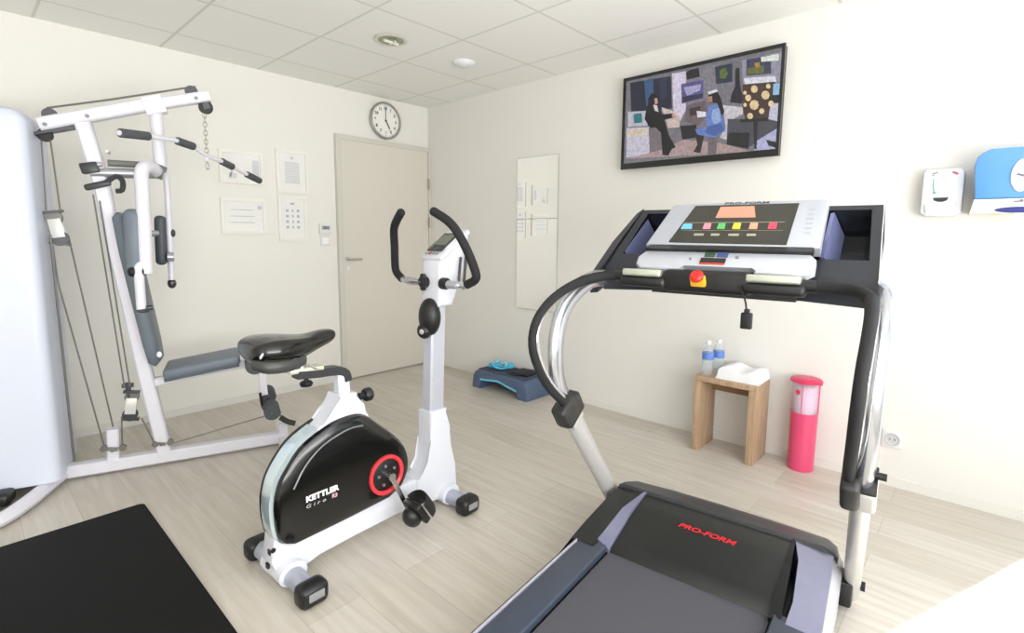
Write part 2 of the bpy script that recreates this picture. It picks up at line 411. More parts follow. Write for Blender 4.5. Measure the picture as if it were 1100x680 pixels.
w = MB(); w.loft([[(-.175,-.016,-.122),(-.179,-.016,-.122),(-.179,.010,-.122),(-.175,.010,-.122)], [(-.178,-.012,-.145),(-.182,-.012,-.145),(-.182,.008,-.145),(-.178,.008,-.145)], [(-.176,-.004,-.178),(-.179,-.004,-.178),(-.179,.012,-.172),(-.176,.012,-.172)]]); tw = w.build('paper_towel', M_paper, None); tw.location = (0,-4.065,1.49); tag(tw, 'white paper towel end hanging from the blue dispenser slot', 'paper towel')

# television
t = thing('television', 'flat black television showing a room scene high on the right wall', 'television', (0, -2.632, 1.972))
Wd, Hd = .966, .578
w = MB(); w.box((-.055,0,0), (.045,Wd-.01,Hd-.01), bev=.004); w.build('housing', M_black, t)
w = MB()
for c, s in (((-.082,0,Hd/2-.009),(.014,Wd,.018)), ((-.082,0,-Hd/2+.019),(.014,Wd,.038)), ((-.082,Wd/2-.008,.010),(.014,.016,Hd-.056)), ((-.082,-Wd/2+.008,.010),(.014,.016,Hd-.056))): w.box(c, s)
w.build('bezel', M_blackgloss, t)
w = MB(); w.box((-.018,0,0), (.0335,.3,.25)); w.build('wall_bracket', M_steel, t)
# the picture on the screen: flat coloured shapes
def vcmat(name, emit=1.0, rough=.3):
    m = bpy.data.materials.new(name); m.use_nodes = True; nt = m.node_tree; b = nt.nodes['Principled BSDF']
    a = nt.nodes.new('ShaderNodeVertexColor'); a.layer_name = 'Col'
    tc = nt.nodes.new('ShaderNodeTexCoord'); nz = nt.nodes.new('ShaderNodeTexNoise'); nz.inputs['Scale'].default_value = 70; nz.inputs['Detail'].default_value = 3
    nt.links.new(tc.outputs['Object'], nz.inputs['Vector'])
    r = nt.nodes.new('ShaderNodeMapRange'); r.inputs[1].default_value = .35; r.inputs[2].default_value = .65; r.inputs[3].default_value = .80; r.inputs[4].default_value = 1.15
    nt.links.new(nz.outputs['Fac'], r.inputs[0])
    mm = nt.nodes.new('ShaderNodeMix'); mm.data_type = 'RGBA'; mm.blend_type = 'MULTIPLY'; mm.inputs[0].default_value = 1
    nt.links.new(a.outputs['Color'], mm.inputs[6]); nt.links.new(r.outputs[0], mm.inputs[7])
    b.inputs['Base Color'].default_value = (.01,.01,.01,1); nt.links.new(mm.outputs[2], b.inputs['Emission Color']); b.inputs['Emission Strength'].default_value = emit
    b.inputs['Roughness'].default_value = rough
    return m
PIC = [("78767d",[(-2.167,2.253),(-3.1,2.238),(-3.118,1.716),(-2.183,1.751)]),
("202438",[(-2.193,2.229),(-2.473,2.218),(-2.489,2.025),(-2.209,2.039)]),
("3c5a82",[(-2.292,2.225),(-2.356,2.227),(-2.364,2.065),(-2.315,2.066)]),
("2c3350",[(-2.396,2.219),(-2.445,2.217),(-2.451,2.093),(-2.41,2.093)]),
("d7cde1",[(-2.48,2.231),(-2.568,2.227),(-2.579,2.004),(-2.546,1.942),(-2.497,2.017)]),
("827d87",[(-2.568,2.227),(-2.755,2.228),(-2.765,2.041),(-2.685,2.015),(-2.579,2.004)]),
("1e1c23",[(-2.569,2.217),(-2.59,2.229),(-2.646,2.231),(-2.656,2.179),(-2.578,2.176)]),
("5a558c",[(-2.542,2.158),(-2.678,2.157),(-2.683,2.054),(-2.551,2.042)]),
("aaa5cd",[(-2.558,2.135),(-2.665,2.136),(-2.66,2.1),(-2.582,2.084)]),
("282a46",[(-2.553,2.082),(-2.679,2.081),(-2.68,2.057),(-2.555,2.049)]),
("283246",[(-2.742,2.217),(-2.84,2.216),(-2.846,2.115),(-2.754,2.119)]),
("5a6e32",[(-2.77,2.193),(-2.803,2.201),(-2.818,2.165),(-2.806,2.138),(-2.775,2.147)]),
("9694a5",[(-2.891,2.218),(-3.098,2.221),(-3.106,2.067),(-2.905,2.092)]),
("191c28",[(-2.859,2.178),(-2.869,2.188),(-2.882,2.18),(-2.889,2.095),(-2.909,2.017),(-2.905,1.986),(-2.84,2.005),(-2.844,2.04),(-2.862,2.087)]),
("3c415a",[(-2.916,2.219),(-3.042,2.216),(-3.05,2.119),(-2.921,2.132)]),
("6e6e32",[(-2.925,2.172),(-3.009,2.169),(-3.012,2.13),(-2.927,2.14)]),
("b48c3c",[(-2.96,2.191),(-2.984,2.192),(-2.992,2.167),(-2.968,2.166)]),
("e6ebe1",[(-2.992,2.215),(-3.082,2.213),(-3.084,2.18),(-2.996,2.19)]),
("bebec8",[(-2.183,2.05),(-2.317,2.037),(-2.329,1.943),(-2.187,1.954)]),
("28787d",[(-2.226,2.029),(-2.284,2.028),(-2.292,1.969),(-2.232,1.97)]),
("c8c3d2",[(-2.178,1.948),(-2.345,1.934),(-2.365,1.853),(-2.345,1.762),(-2.184,1.76)]),
("d7c8b4",[(-2.179,1.933),(-2.329,1.929),(-2.331,1.893),(-2.181,1.889)]),
("786e73",[(-2.338,1.928),(-2.433,1.915),(-2.447,1.787),(-2.353,1.761)]),
("af9696",[(-2.184,1.752),(-2.447,1.787),(-2.566,1.83),(-2.779,1.792),(-2.97,1.721),(-2.672,1.731)]),
("d2beb9",[(-2.42,2.043),(-2.513,2.001),(-2.544,1.969),(-2.544,1.908),(-2.472,1.91)]),
("6e5f64",[(-2.585,2.03),(-2.698,2.039),(-2.716,1.958),(-2.663,1.899),(-2.575,1.938)]),
("3a3038",[(-2.601,2.008),(-2.671,2.01),(-2.667,1.965),(-2.606,1.963)]),
("231e26",[(-2.547,1.914),(-2.649,1.907),(-2.66,1.833),(-2.566,1.83)]),
("e4e0e4",[(-2.647,1.987),(-2.704,1.972),(-2.703,1.946),(-2.654,1.947)]),
("0f0f16",[(-2.316,2.051),(-2.404,2.052),(-2.438,1.977),(-2.447,1.948),(-2.417,1.924),(-2.346,1.927),(-2.307,1.989)]),
("0f0f16",[(-2.33,2.113),(-2.349,2.138),(-2.377,2.13),(-2.401,2.101),(-2.397,2.053),(-2.366,2.016),(-2.325,2.043)]),
("0f0f16",[(-2.406,2.0),(-2.498,1.995),(-2.517,1.97),(-2.423,1.961)]),
("0f0f16",[(-2.352,1.961),(-2.447,1.955),(-2.477,1.868),(-2.526,1.79),(-2.501,1.782),(-2.48,1.745),(-2.441,1.751),(-2.424,1.888)]),
("c8968c",[(-2.37,2.103),(-2.389,2.103),(-2.396,2.071),(-2.375,2.063)]),
("c8968c",[(-2.491,1.993),(-2.514,1.984),(-2.515,1.968),(-2.493,1.974)]),
("d8d2d6",[(-2.364,2.065),(-2.391,2.058),(-2.402,2.017),(-2.376,2.028)]),
("cdc8cd",[(-2.801,1.996),(-2.912,1.966),(-2.914,1.929),(-2.839,1.901),(-2.832,1.799),(-2.791,1.817),(-2.822,1.865)]),
("4b4b55",[(-2.832,1.915),(-3.098,1.872),(-3.107,1.828),(-2.963,1.747),(-2.833,1.786)]),
("19191e",[(-2.843,1.837),(-2.958,1.823),(-2.957,1.735),(-2.833,1.773)]),
("b4b4d7",[(-2.986,1.769),(-3.107,1.828),(-3.114,1.719),(-2.988,1.725)]),
("1d1d24",[(-3.046,1.775),(-3.1,1.757),(-3.102,1.726),(-3.06,1.743)]),
("2a2026",[(-2.644,1.855),(-2.701,1.841),(-2.69,1.789),(-2.683,1.739),(-2.64,1.751),(-2.662,1.792)]),
("6e6469",[(-2.723,1.825),(-2.778,1.812),(-2.777,1.714),(-2.729,1.719)]),
("6482c3",[(-2.72,2.003),(-2.781,2.006),(-2.804,1.945),(-2.822,1.852),(-2.764,1.818),(-2.659,1.849),(-2.643,1.881),(-2.713,1.886),(-2.703,1.94)]),
("96afdc",[(-2.742,1.98),(-2.782,1.987),(-2.793,1.908),(-2.76,1.893),(-2.738,1.928)]),
("4a62a0",[(-2.719,1.891),(-2.8,1.894),(-2.816,1.853),(-2.764,1.827),(-2.708,1.853)]),
("1c1418",[(-2.712,2.07),(-2.763,2.079),(-2.786,2.037),(-2.812,1.956),(-2.798,1.935),(-2.767,2.012),(-2.726,2.019)]),
("b48278",[(-2.71,2.056),(-2.735,2.056),(-2.74,2.019),(-2.72,2.025)]),
("e1e1eb",[(-2.709,2.084),(-2.76,2.09),(-2.769,2.076),(-2.717,2.067)]),
("e1e1eb",[(-2.909,2.121),(-3.072,2.103),(-3.08,2.066),(-2.917,2.087)]),
("46302a",[(-2.905,2.089),(-3.074,2.073),(-3.088,1.999),(-3.051,1.884),(-2.929,1.895),(-2.909,1.979)]),
("19191e",[(-2.901,1.903),(-3.05,1.89),(-3.052,1.872),(-2.904,1.886)]),
("19191e",[(-2.973,1.883),(-2.997,1.879),(-3.0,1.73),(-2.988,1.732)]),
("96c3e6",[(-3.065,2.063),(-3.103,2.062),(-3.106,1.996),(-3.067,2.003)]),
("1d1d24",[(-3.043,2.007),(-3.107,2.002),(-3.11,1.962),(-3.051,1.967)]),
("c8c8dc",[(-3.058,1.962),(-3.106,1.958),(-3.11,1.864),(-3.051,1.884)]),
("e8d0a0",[(-2.987,2.05),(-2.983,2.036),(-2.97,2.032),(-2.956,2.041),(-2.95,2.057),(-2.954,2.071),(-2.967,2.074),(-2.981,2.066)]),
("e8d0a0",[(-3.05,2.008),(-3.045,1.992),(-3.03,1.987),(-3.014,1.997),(-3.007,2.015),(-3.012,2.031),(-3.027,2.036),(-3.043,2.026)]),
("e8d0a0",[(-2.956,2.009),(-2.952,1.997),(-2.94,1.993),(-2.928,2.0),(-2.922,2.015),(-2.926,2.027),(-2.938,2.03),(-2.95,2.023)]),
("e8d0a0",[(-2.998,1.965),(-2.992,1.947),(-2.975,1.942),(-2.957,1.952),(-2.949,1.973),(-2.955,1.991),(-2.972,1.996),(-2.99,1.986)]),
("e8d0a0",[(-3.029,1.928),(-3.025,1.917),(-3.016,1.914),(-3.005,1.92),(-3.0,1.932),(-3.004,1.943),(-3.014,1.946),(-3.024,1.94)]),
("e8d0a0",[(-2.971,1.91),(-2.967,1.899),(-2.956,1.895),(-2.945,1.902),(-2.939,1.915),(-2.943,1.927),(-2.954,1.93),(-2.965,1.923)]),
("e8d0a0",[(-2.93,2.04),(-2.928,2.033),(-2.921,2.031),(-2.913,2.035),(-2.91,2.044),(-2.912,2.051),(-2.919,2.053),(-2.927,2.049)]),
("e8d0a0",[(-3.075,1.959),(-3.071,1.948),(-3.061,1.945),(-3.05,1.951),(-3.045,1.964),(-3.049,1.975),(-3.059,1.979),(-3.07,1.972)]),
("e8d0a0",[(-2.934,1.975),(-2.932,1.968),(-2.925,1.966),(-2.917,1.97),(-2.914,1.979),(-2.916,1.986),(-2.923,1.988),(-2.931,1.984)]),
("e8d0a0",[(-3.052,2.053),(-3.049,2.044),(-3.041,2.042),(-3.032,2.047),(-3.028,2.057),(-3.031,2.066),(-3.039,2.069),(-3.048,2.063)])]
bm = bmesh.new(); lay = bm.loops.layers.float_color.new('Col')
for i, (hc, pts) in enumerate(PIC):
    if i == 0: pts = [(-2.632+.467,1.972+.272),(-2.632-.467,1.972+.272),(-2.632-.467,1.972-.252),(-2.632+.467,1.972-.252)]
    ys = lambda y: max(-.467, min(.467, y+2.632)); zs = lambda z: max(-.252, min(.272, z-1.972))
    f = bm.faces.new([bm.verts.new((-.0795-.00006*i, ys(y), zs(z))) for y, z in pts])
    for l in f.loops: l[lay] = hexc(hc)
for f in bm.faces:
    f.normal_update()
    if f.normal.x > 0: f.normal_flip()
me = bpy.data.meshes.new('screen'); bm.to_mesh(me); bm.free(); me.materials.append(vcmat('tv_picture', .88))
o = bpy.data.objects.new('screen', me); COL.objects.link(o); o.parent = t

# ------------------------------------------------------------------ stool, bottles, towel, tube
M_oak = bpy.data.materials.new('oak_veneer'); M_oak.use_nodes = True
nt = M_oak.node_tree; b = nt.nodes['Principled BSDF']
tc = nt.nodes.new('ShaderNodeTexCoord'); mp = nt.nodes.new('ShaderNodeMapping'); mp.inputs['Scale'].default_value = (30, 30, 2.5)
nz = nt.nodes.new('ShaderNodeTexNoise'); nz.inputs['Scale'].default_value = 2.5; nz.inputs['Detail'].default_value = 4
cr = nt.nodes.new('ShaderNodeValToRGB'); cr.color_ramp.elements[0].position = .3; cr.color_ramp.elements[0].color = hexc('a3876b'); cr.color_ramp.elements[1].position = .7; cr.color_ramp.elements[1].color = hexc('c6a98a')
nt.links.new(tc.outputs['Object'], mp.inputs[0]); nt.links.new(mp.outputs[0], nz.inputs['Vector']); nt.links.new(nz.outputs['Fac'], cr.inputs[0]); nt.links.new(cr.outputs[0], b.inputs['Base Color'])
b.inputs['Roughness'].default_value = .45
t = thing('wooden_stool', 'light oak slab-leg stool against the wall holding bottles and towel', 'stool', (-.148, -2.965, 0))
w = MB(); w.box((0,0,.433), (.225,.345,.03), bev=.002); w.build('seat_board', M_oak, t)
for s in (-1, 1):
    w = MB(); w.box((0,s*.1525,.209), (.225,.04,.418), bev=.002); w.build('leg', M_oak, t)
w = MB(); w.box((.07,0,.377), (.025,.264,.082)); w.build('apron', mat('dark_oak', '8d6a49', .5, noise=.25, nscale=25), t)

def bottle(label, x, y, z):
    t = thing('water_bottle', label, 'bottle', (x, y, z), rz=.4, group='water bottles on the stool')
    g = glassy('bottle_plastic', 'f4f8fb', .06, .80)
    w = MB(); w.lathe([(0,.004),(.02,.001),(.028,.004),(.031,.012),(.031,.05),(.029,.056),(.031,.062),(.031,.13),(.030,.145),(.022,.166),(.013,.178),(.0125,.186)], seg=24); w.build('bottle_body', g, t)
    w = MB(); w.lathe([(.0315,.095),(.0322,.097),(.0322,.134),(.0315,.136)], seg=24); w.build('paper_label', mat('blue_label', '5f86cf', .5, noise=.15, nscale=60), t)
    w = MB(); w.lathe([(0,.205),(.013,.205),(.0145,.202),(.0145,.184),(.0125,.184)], seg=20); w.build('cap', M_white, t)
bottle('small clear water bottle at the front left edge of the stool', -.207, -2.843, .448)
bottle('small clear water bottle behind, beside the wall and towel', -.122, -2.872, .448)

# folded towel: layered, soft
bm = bmesh.new()
def towel_z(u, v): return .036+.028*math.exp(-((u-.26)/.22)**2)+.020*math.exp(-((u-.85)/.18)**2)+.003*math.sin(9*u+4*v)
NU, NV = 28, 16
rings = []
top = [[None]*(NV+1) for _ in range(NU+1)]; bot = [[None]*(NV+1) for _ in range(NU+1)]
for i in range(NU+1):
    for j in range(NV+1):
        u, v = i/NU, j/NV
        e = min(1, min(u, 1-u)*14); e2 = min(1, min(v, 1-v)*12); k = math.sqrt(max(0, 1-(1-e)**2))*math.sqrt(max(0, 1-(1-e2)**2))
        x = -.108+.205*v; y = .112-.232*u
        top[i][j] = bm.verts.new((x, y, .010+towel_z(u, v)*k)); bot[i][j] = bm.verts.new((x, y, .001)) 
for i in range(NU):
    for j in range(NV):
        bm.faces.new((top[i][j], top[i][j+1], top[i+1][j+1], top[i+1][j])); bm.faces.new((bot[i][j], bot[i+1][j], bot[i+1][j+1], bot[i][j+1]))
for i in range(NU):
    bm.faces.new((top[i][0], top[i+1][0], bot[i+1][0], bot[i][0])); bm.faces.new((top[i][NV], bot[i][NV], bot[i+1][NV], top[i+1][NV]))
for j in range(NV):
    bm.faces.new((top[0][j], bot[0][j], bot[0][j+1], top[0][j+1])); bm.faces.new((top[NU][j], top[NU][j+1], bot[NU][j+1], bot[NU][j]))
w = MB(); w.bm = bm
M_towel = mat('white_terry', 'f4f4f6', .95, noise=.01, bump=.6, bscale=500)
o = w.build('folded_towel', M_towel, None, loc=(-.135, -3.018, .448)); tag(o, 'folded white towel lying on the wooden stool beside the bottles', 'towel')

t = thing('cup_tube', 'tall pink-red tube with clear upper part and lid beside the stool', 'tube container', (-.095, -3.335, 0))
w = MB(); w.lathe([(0,0),(.060,0),(.064,.004),(.066,.32),(.062,.32),(.060,.01),(0,.008)], seg=36); w.build('lower_sleeve', mat('pink_red_plastic', 'dd4a74', .3, noise=.06, nscale=6, coat=.2), t)
w = MB(); w.lathe([(.063,.315),(.063,.485)], seg=36); w.build('clear_sleeve', glassy('clear_pinkish', 'f6e6f0', .08, .62), t)
w = MB(); w.lathe([(0,.505),(.04,.507),(.070,.502),(.078,.494),(.078,.486),(.066,.482),(.0,.480)], seg=36); w.box((-.02,-.06,.489), (.05,.035,.008), (0,0,.3)); w.build('lid', mat('pink_lid', 'd62f60', .3), t)
w = MB(); w.tube([(-.0,-.064,.32),(0,-.064,.485)], .004, smooth=0, seg=8); w.tube([(-.064,.0,.32),(-.064,0,.485)], .002, smooth=0, seg=8); w.build('side_rib', mat('pink_rib', 'e0487a', .3), t)
w = MB(); w.lathe([(.0,.03),(.042,.03),(.048,.40),(.050,.46),(.047,.462),(0,.455)], seg=28); w.build('cup_stack', mat('white_cups', 'ebe8f4', .5), t)
w = MB(); w.prism([(math.cos(a)*(.016 if k % 2 else .008), .435+math.sin(a)*(.016 if k % 2 else .008)) for k, a in enumerate([2*PI*k/12 for k in range(12)])], -.002, .002, 'y'); w.build('red_emblem', mat('emblem_red', 'd8304a', .5), t, loc=(-.0635,.022,0), rot=(0,0,PI/2-.25))

# ------------------------------------------------------------------ aerobic step with tubing
t = thing('aerobic_step', 'blue-grey plastic aerobic step on the floor by the right wall', 'aerobic step', (-.155, -1.225, 0))
M_step = mat('step_blue_grey', '50607c', .45, noise=.05)
yL, yR = .295, -.295
side = [(yL+.005,0),(yL-.01,.10),(yL-.035,.14),(yL-.055,.15),(yR+.055,.15),(yR+.02,.14),(yR+.0,.10),(yR-.01,0),(yR+.09,0),(yR+.10,.055),(yR+.20,.075),(0,.095),(yL-.2,.085),(yL-.10,.075),(yL-.085,0)]
w = MB(); w.prism(side, -.14, .13, 'x', bev=.006); w.build('platform', M_step, t)
w = MB(); w.box((0,0,.1535), (.235,.50,.008), bev=.003)
for k in range(12): w.box((0,-.22+.04*k,.158), (.22,.006,.004))
w.build('top_mat', mat('step_mat', '454e60', .8, bump=.3), t)
w = MB(); w.tube([(-.143, yL-.095,.080),(-.143,yL-.2,.090),(-.143,.0,.100),(-.143,yR+.2,.080),(-.143,yR+.10,.062)], 1, flat=(.003,.008), seg=8); w.build('cyan_stripe', mat('cyan_plastic', '6cc6e6', .4), t)
M_cy = mat('cyan_rubber', '58c0e4', .4, noise=.1, nscale=20)
t2 = thing('exercise_tube', 'tangled cyan rubber exercise tube lying on the blue step', 'exercise band', (-.165, -1.13, .163))
pts = []
for k in range(44):
    a = k*.62
    pts.append((.055*math.cos(a)*(1+.35*math.sin(k*1.7)), .085*math.sin(a*.9+.4)*(1+.25*math.cos(k*1.1)), .010+.034*abs(math.sin(k*.55))))
w = MB(); w.tube(pts, .0058, seg=8, smooth=4); w.build('tubing', M_cy, t2)
for s, a in ((1,.3),(-1,-.9)):
    w = MB(); w.cyl((.01*s,.07*s,.03), (.01*s+.06*math.cos(a), .07*s+.05*math.sin(a)*s, .045), .013, seg=14); w.build('grip', mat('cyan_grip', '86d6f0', .5), t2)
t2 = thing('hand_weight_pair', 'black flat strap bundle lying on the right end of the blue step', 'strap', (-.15, -1.37, .158))
w = MB(); w.box((.01,0,.014), (.16,.15,.022), (0,0,.15), bev=.008, seg=3); w.build('folded_webbing', mat('black_webbing', '1d2026', .7, bump=.4), t2)
w = MB(); w.tube([(.02,.06,.028),(-.03,.11,.02),(-.07,.10,.012),(-.08,.03,.012),(-.06,-.05,.022)], 1, flat=(.010,.003), seg=8); w.build('loose_end', mat('black_webbing2', '262a31', .7), t2)
t2.name = 'strap_bundle'

# black mat
w = MB(); pm = rrect(1.15, 1.9, .02, cx=-2.64-.575+.0, cy=-1.238-.95)
w.prism(pm, .001, .013, 'z', bev=.003); o = w.build('exercise_mat', mat('black_rubber_mat', '0a0a0b', .75, bump=.5, bscale=600, spec=.25), None)
tag(o, 'flat black rubber exercise mat on the floor in front of the multi-gym', 'mat')

# ------------------------------------------------------------------ multi gym
g = thing('multi_gym', 'white multi-gym with cable pulleys and slate pads by the back wall', 'gym machine', (-2.833, -.668, 0), math.radians(-18.97))
Mw = M_gymwhite
def box_beam(p0, p1, hx, hz, name, m=Mw, par=g):
    w = MB(); w.tube([p0, p1], 0, smooth=0, square=True, flat=(hx, hz)); return w.build(name, m, par, sm=30)
box_beam((-.12,0,.045),(1.02,0,.045), .032,.032, 'base_beam')
w = MB(); w.tube([(1.0,-.26,.03),(1.0,.26,.03)],0,smooth=0,square=True,flat=(.03,.028)); w.build('front_foot_bar', Mw, g, sm=30)
w = MB(); w.tube([(1.0,0,.03),(1.0,0,.135)],0,smooth=0,square=True,flat=(.025,.025)); w.build('end_post', Mw, g, sm=30)
w = MB(); w.tube([(-.03,-.02,.035),(-.06,-.17,.035),(-.09,-.30,.035),(-.14,-.42,.033),(-.23,-.49,.03),(-.34,-.5,.03)], 1, flat=(.036,.03), seg=10); w.build('rear_foot_bar', Mw, g)
w = MB(); w.box((-.20,-.22,.05), (.10,.10,.06), bev=.02, seg=3); w.build('foot_cap', M_black, g)
# leaning main upright
up = [(.412,0,.05),(.347,0,.541),(.308,0,.865),(.257,0,1.245),(.235,0,1.474),(.182,0,1.77)]
w = MB(); w.tube(up, 0, smooth=2, square=True, flat=(.035,.032)); w.build('main_upright', Mw, g, sm=30)
box_beam((.02,0,1.745),(.475,0,1.895), .032,.030, 'top_beam')
box_beam((.46,0,1.888),(.72,0,1.962), .030,.026, 'top_beam_extension')
w = MB(); w.box((.475,0,1.885), (.09,.078,.085), (0,-.32,0), bev=.006); w.build('sleeve_joint', mat('white_joint', 'f0eef2', .35), g)
w = MB(); w.cyl((.478,0,1.87),(.482,0,1.56), .029); w.build('hanging_tower', Mw, g)
# pulleys on the top beam
def pulley(c, r, par=g, th=.02, m=M_steel, n='pulley'):
    w = MB(); w.lathe([(0,-th/2),(r,-th/2),(r*.8,-th*.15),(r*.8,th*.15),(r,th/2),(0,th/2)], c=c, rot=(PI/2,0,0), seg=24); return w.build(n, m, par)
pulley((.70,0,1.905), .034, m=M_black); w = MB(); w.box((.70,0,1.925), (.03,.034,.06), (0,-.3,0)); w.build('pulley_bracket', M_steel, g)
pulley((.64,0,1.975), .030, m=M_steel); pulley((.06,0,1.795), .030, m=M_steel); pulley((.035,0,1.70), .03, m=M_black); pulley((.10,0,1.745), .022, m=M_steel)
w = MB(); w.box((.07,0,1.722), (.16,.05,.014), (0,-.3,0)); w.build('pulley_bracket', M_steel, g)
w = MB()
for x, z in ((.045,1.745),(.205,1.80),(.44,1.88),(.66,1.94)): w.cyl((x,-.036,z),(x,.036,z),.009,seg=10)
w.build('bolts', mat('bolt_steel', '8a8a8a', .4, .6), g)
# weight stack shroud
outl = []
xr, xl, yn, yf = .008, -.52, -.175, .24
for (cx_, cy_, a0, r) in ((xr-.04, yf-.02, 0, .02),(xl+.05, yf-.05, 90, .05),(xl+.05, yn+.05, 180, .05),(xr-.045, yn+.045, 270, .045)):
    for k in range(7):
        a = math.radians(a0+15*k); outl.append((cx_+r*math.cos(a), cy_+r*math.sin(a)))
rings = []
for z, sc in ((.065,1.0),(.9,1.0),(1.68,1.0),(1.74,.985),(1.775,.93),(1.79,.82)):
    cxm, cym = (xl+xr)/2, (yn+yf)/2
    rings.append([(cxm+(x-cxm)*sc, cym+(y-cym)*sc, z) for x, y in outl])
w = MB(); w.loft(rings); w.build('weight_stack_shroud', mat('frosted_shroud', 'd6dcea', .42, noise=.03, nscale=2), g, sm=50)
# guide rods / front edge strip of shroud
# stub post
w = MB(); w.tube([(.186,0,.07),(.194,0,.235)],0,smooth=0,square=True,flat=(.024,.026)); w.build('pulley_post', Mw, g, sm=30)
for c in ((.154,-.03,.145),(.232,-.03,.135),(.373,-.035,.130),(.44,-.035,.128)):
    pulley(c, .016, m=M_cable, n='floor_pulley')
w = MB()
for a, b_ in (((.14,.145),(.21,.130)),((.36,.135),(.42,.12))): w.cyl((a[0],-.03,a[1]),(b_[0],-.03,b_[1]),.010,seg=10)
w.cyl((.19,-.045,.13),(.19,.045,.13),.008,seg=10); w.cyl((.40,-.05,.125),(.40,.05,.125),.008,seg=10)
w.build('pulley_axles', M_cable, g)
# floating pulley blocks
def block(x, z, s=1, lean=0):
    w = MB()
    w.box((x,-.012,z), (.05*s,.004,.09*s), (0,lean,0), bev=.001); w.box((x,.012,z), (.05*s,.004,.09*s), (0,lean,0), bev=.001); w.build('pulley_block', mat('block_white', 'd9d9d4', .35, .2), g)
    dx, dz = math.sin(lean)*.05*s, math.cos(lean)*.05*s
    pulley((x+dx,0,z+dz), .034*s, m=M_cable); pulley((x-dx,0,z-dz), .036*s, m=M_steel)
    w = MB(); w.box((x+dx, 0, z+dz+.028*s), (.075*s,.03,.012), (0,lean,0)); w.build('block_clamp', M_steel, g)
    w = MB(); w.box((x-dx,0,z-dz-.025*s), (.08*s,.03,.012), (0,.15,0)); w.build('block_clamp', M_steel, g)
block(.045, 1.265, 1.0, -.15)
block(.277, .345, .95, .15)
w = MB(); w.cyl((.272,0,.38),(.270,0,.47),.012); w.box((.27,0,.455),(.05,.02,.02)); w.build('cable_turnbuckle', M_steel, g)
# cables (each a part)
def cable(pts, y=0, n='cable', r=.0038):
    w = MB(); w.tube([(p[0], y if len(p) == 2 else p[1], p[-1]) for p in pts], r, seg=6, smooth=0); w.build(n, M_cable, g)
cable([(.02,1.69),(.012,1.32)]); cable([(.052,1.70),(.066,1.31)]); cable([(.022,1.23),(.030,.10)], -.02, r=.006)
cable([(.024,1.18),(.03,1.0),(.150,.15)], .0); cable([(.085,1.22),(.192,.24)], .01)
cable([(.203,1.43),(.262,.46)], -.04); cable([(.226,1.40),(.285,.46)], -.04)
cable([(.238,.30),(.230,.14)], -.03); cable([(.322,.28),(.366,.14)], -.03); cable([(.44,.115),(.90,.195)], -.03)
cable([(.05,1.825),(.30,1.895),(.66,2.005)], 0, 'top_cable', .005)
# press / butterfly cross joint
w = MB(); w.cyl((.20,-.02,1.535),(.47,-.02,1.545),.024); w.build('pivot_tube', M_silver, g)
w = MB(); w.cyl((.27,-.03,1.585),(.42,-.03,1.585),.016); w.cyl((.465,-.05,1.56),(.50,-.05,1.545),.035); w.build('pivot_sleeve', mat('pivot_sleeve_grey', '6f726f', .5), g)
w = MB()
w.box((.20,-.04,1.555), (.07,.05,.05), (0,-.2,0), bev=.006); w.box((.225,-.045,1.475), (.11,.03,.03), (0,-.3,0), bev=.01); w.tube([(.26,-.05,1.49),(.30,-.05,1.52),(.325,-.05,1.50),(.32,-.05,1.455),(.295,-.05,1.45)], .012, seg=8)
w.build('adjuster_hook', mat('adjuster_dark', '3c3e40', .4, .4), g)
w = MB(); w.cyl((.16,-.05,1.56),(.25,-.05,1.575),.011,seg=10); w.cyl((.27,-.04,1.64),(.27,.02,1.64),.008,seg=8); w.build('pull_pin', M_silver, g)
# near arm
ny = -.20
w = MB(); w.tube([(.475,-.03,1.548),(.462,-.11,1.562),(.440,-.175,1.562),(.424,ny-.01,1.53),(.420,ny,1.44),(.416,ny,1.25),(.410,ny,1.05)], .030, seg=14, smooth=4); w.build('press_arm', Mw, g)
w = MB(); w.tube([(.412,ny,1.10),(.388,ny-.015,1.085),(.384,ny-.02,1.04),(.384,ny-.02,.875)], .021, seg=12); w.build('press_handle', Mw, g)
w = MB(); w.ell((.388,ny-.02,.872), (.028,.028,.012)); w.cyl((.388,ny-.02,.88),(.43,ny-.02,.885),.012); w.build('handle_end_cap', M_steel, g)
w = MB(); w.box((.372,ny+.02,1.20), (.085,.085,.32), (0,.03,0), bev=.035, seg=4); w.build('arm_pad', M_pad, g)
w = MB(); w.box((.376,ny-.0,1.06), (.075,.07,.05), bev=.02, seg=3); w.build('pad_bracket', M_black, g)
# far arm
fy = .19
w = MB(); w.tube([(.42,.02,1.545),(.46,fy-.05,1.575),(.486,fy,1.555),(.484,fy,1.3),(.478,fy,.985)], .015, seg=12, smooth=3); w.build('press_arm', Mw, g)
w = MB(); w.box((.442,fy,1.205), (.055,.085,.27), (0,.03,0), bev=.024, seg=4); w.build('arm_pad', mat('charcoal_vinyl', '4b5056', .5), g)
w = MB(); w.ell((.478,fy,.965), (.022,.022,.028)); w.build('arm_knob', M_steel, g)
w = MB(); w.ell((.50,fy,1.245), (.012,.02,.022)); w.cyl((.478,fy,1.245),(.51,fy,1.245),.008); w.build('arm_knob', M_steel, g)
w = MB(); w.cyl((.395,fy-.03,1.24),(.44,fy-.03,1.245),.018); w.build('pad_mount', M_silver, g)
w = MB(); w.cyl((.47,fy-.035,1.115),(.50,fy-.035,1.115),.026); w.build('pad_mount', M_silver, g)
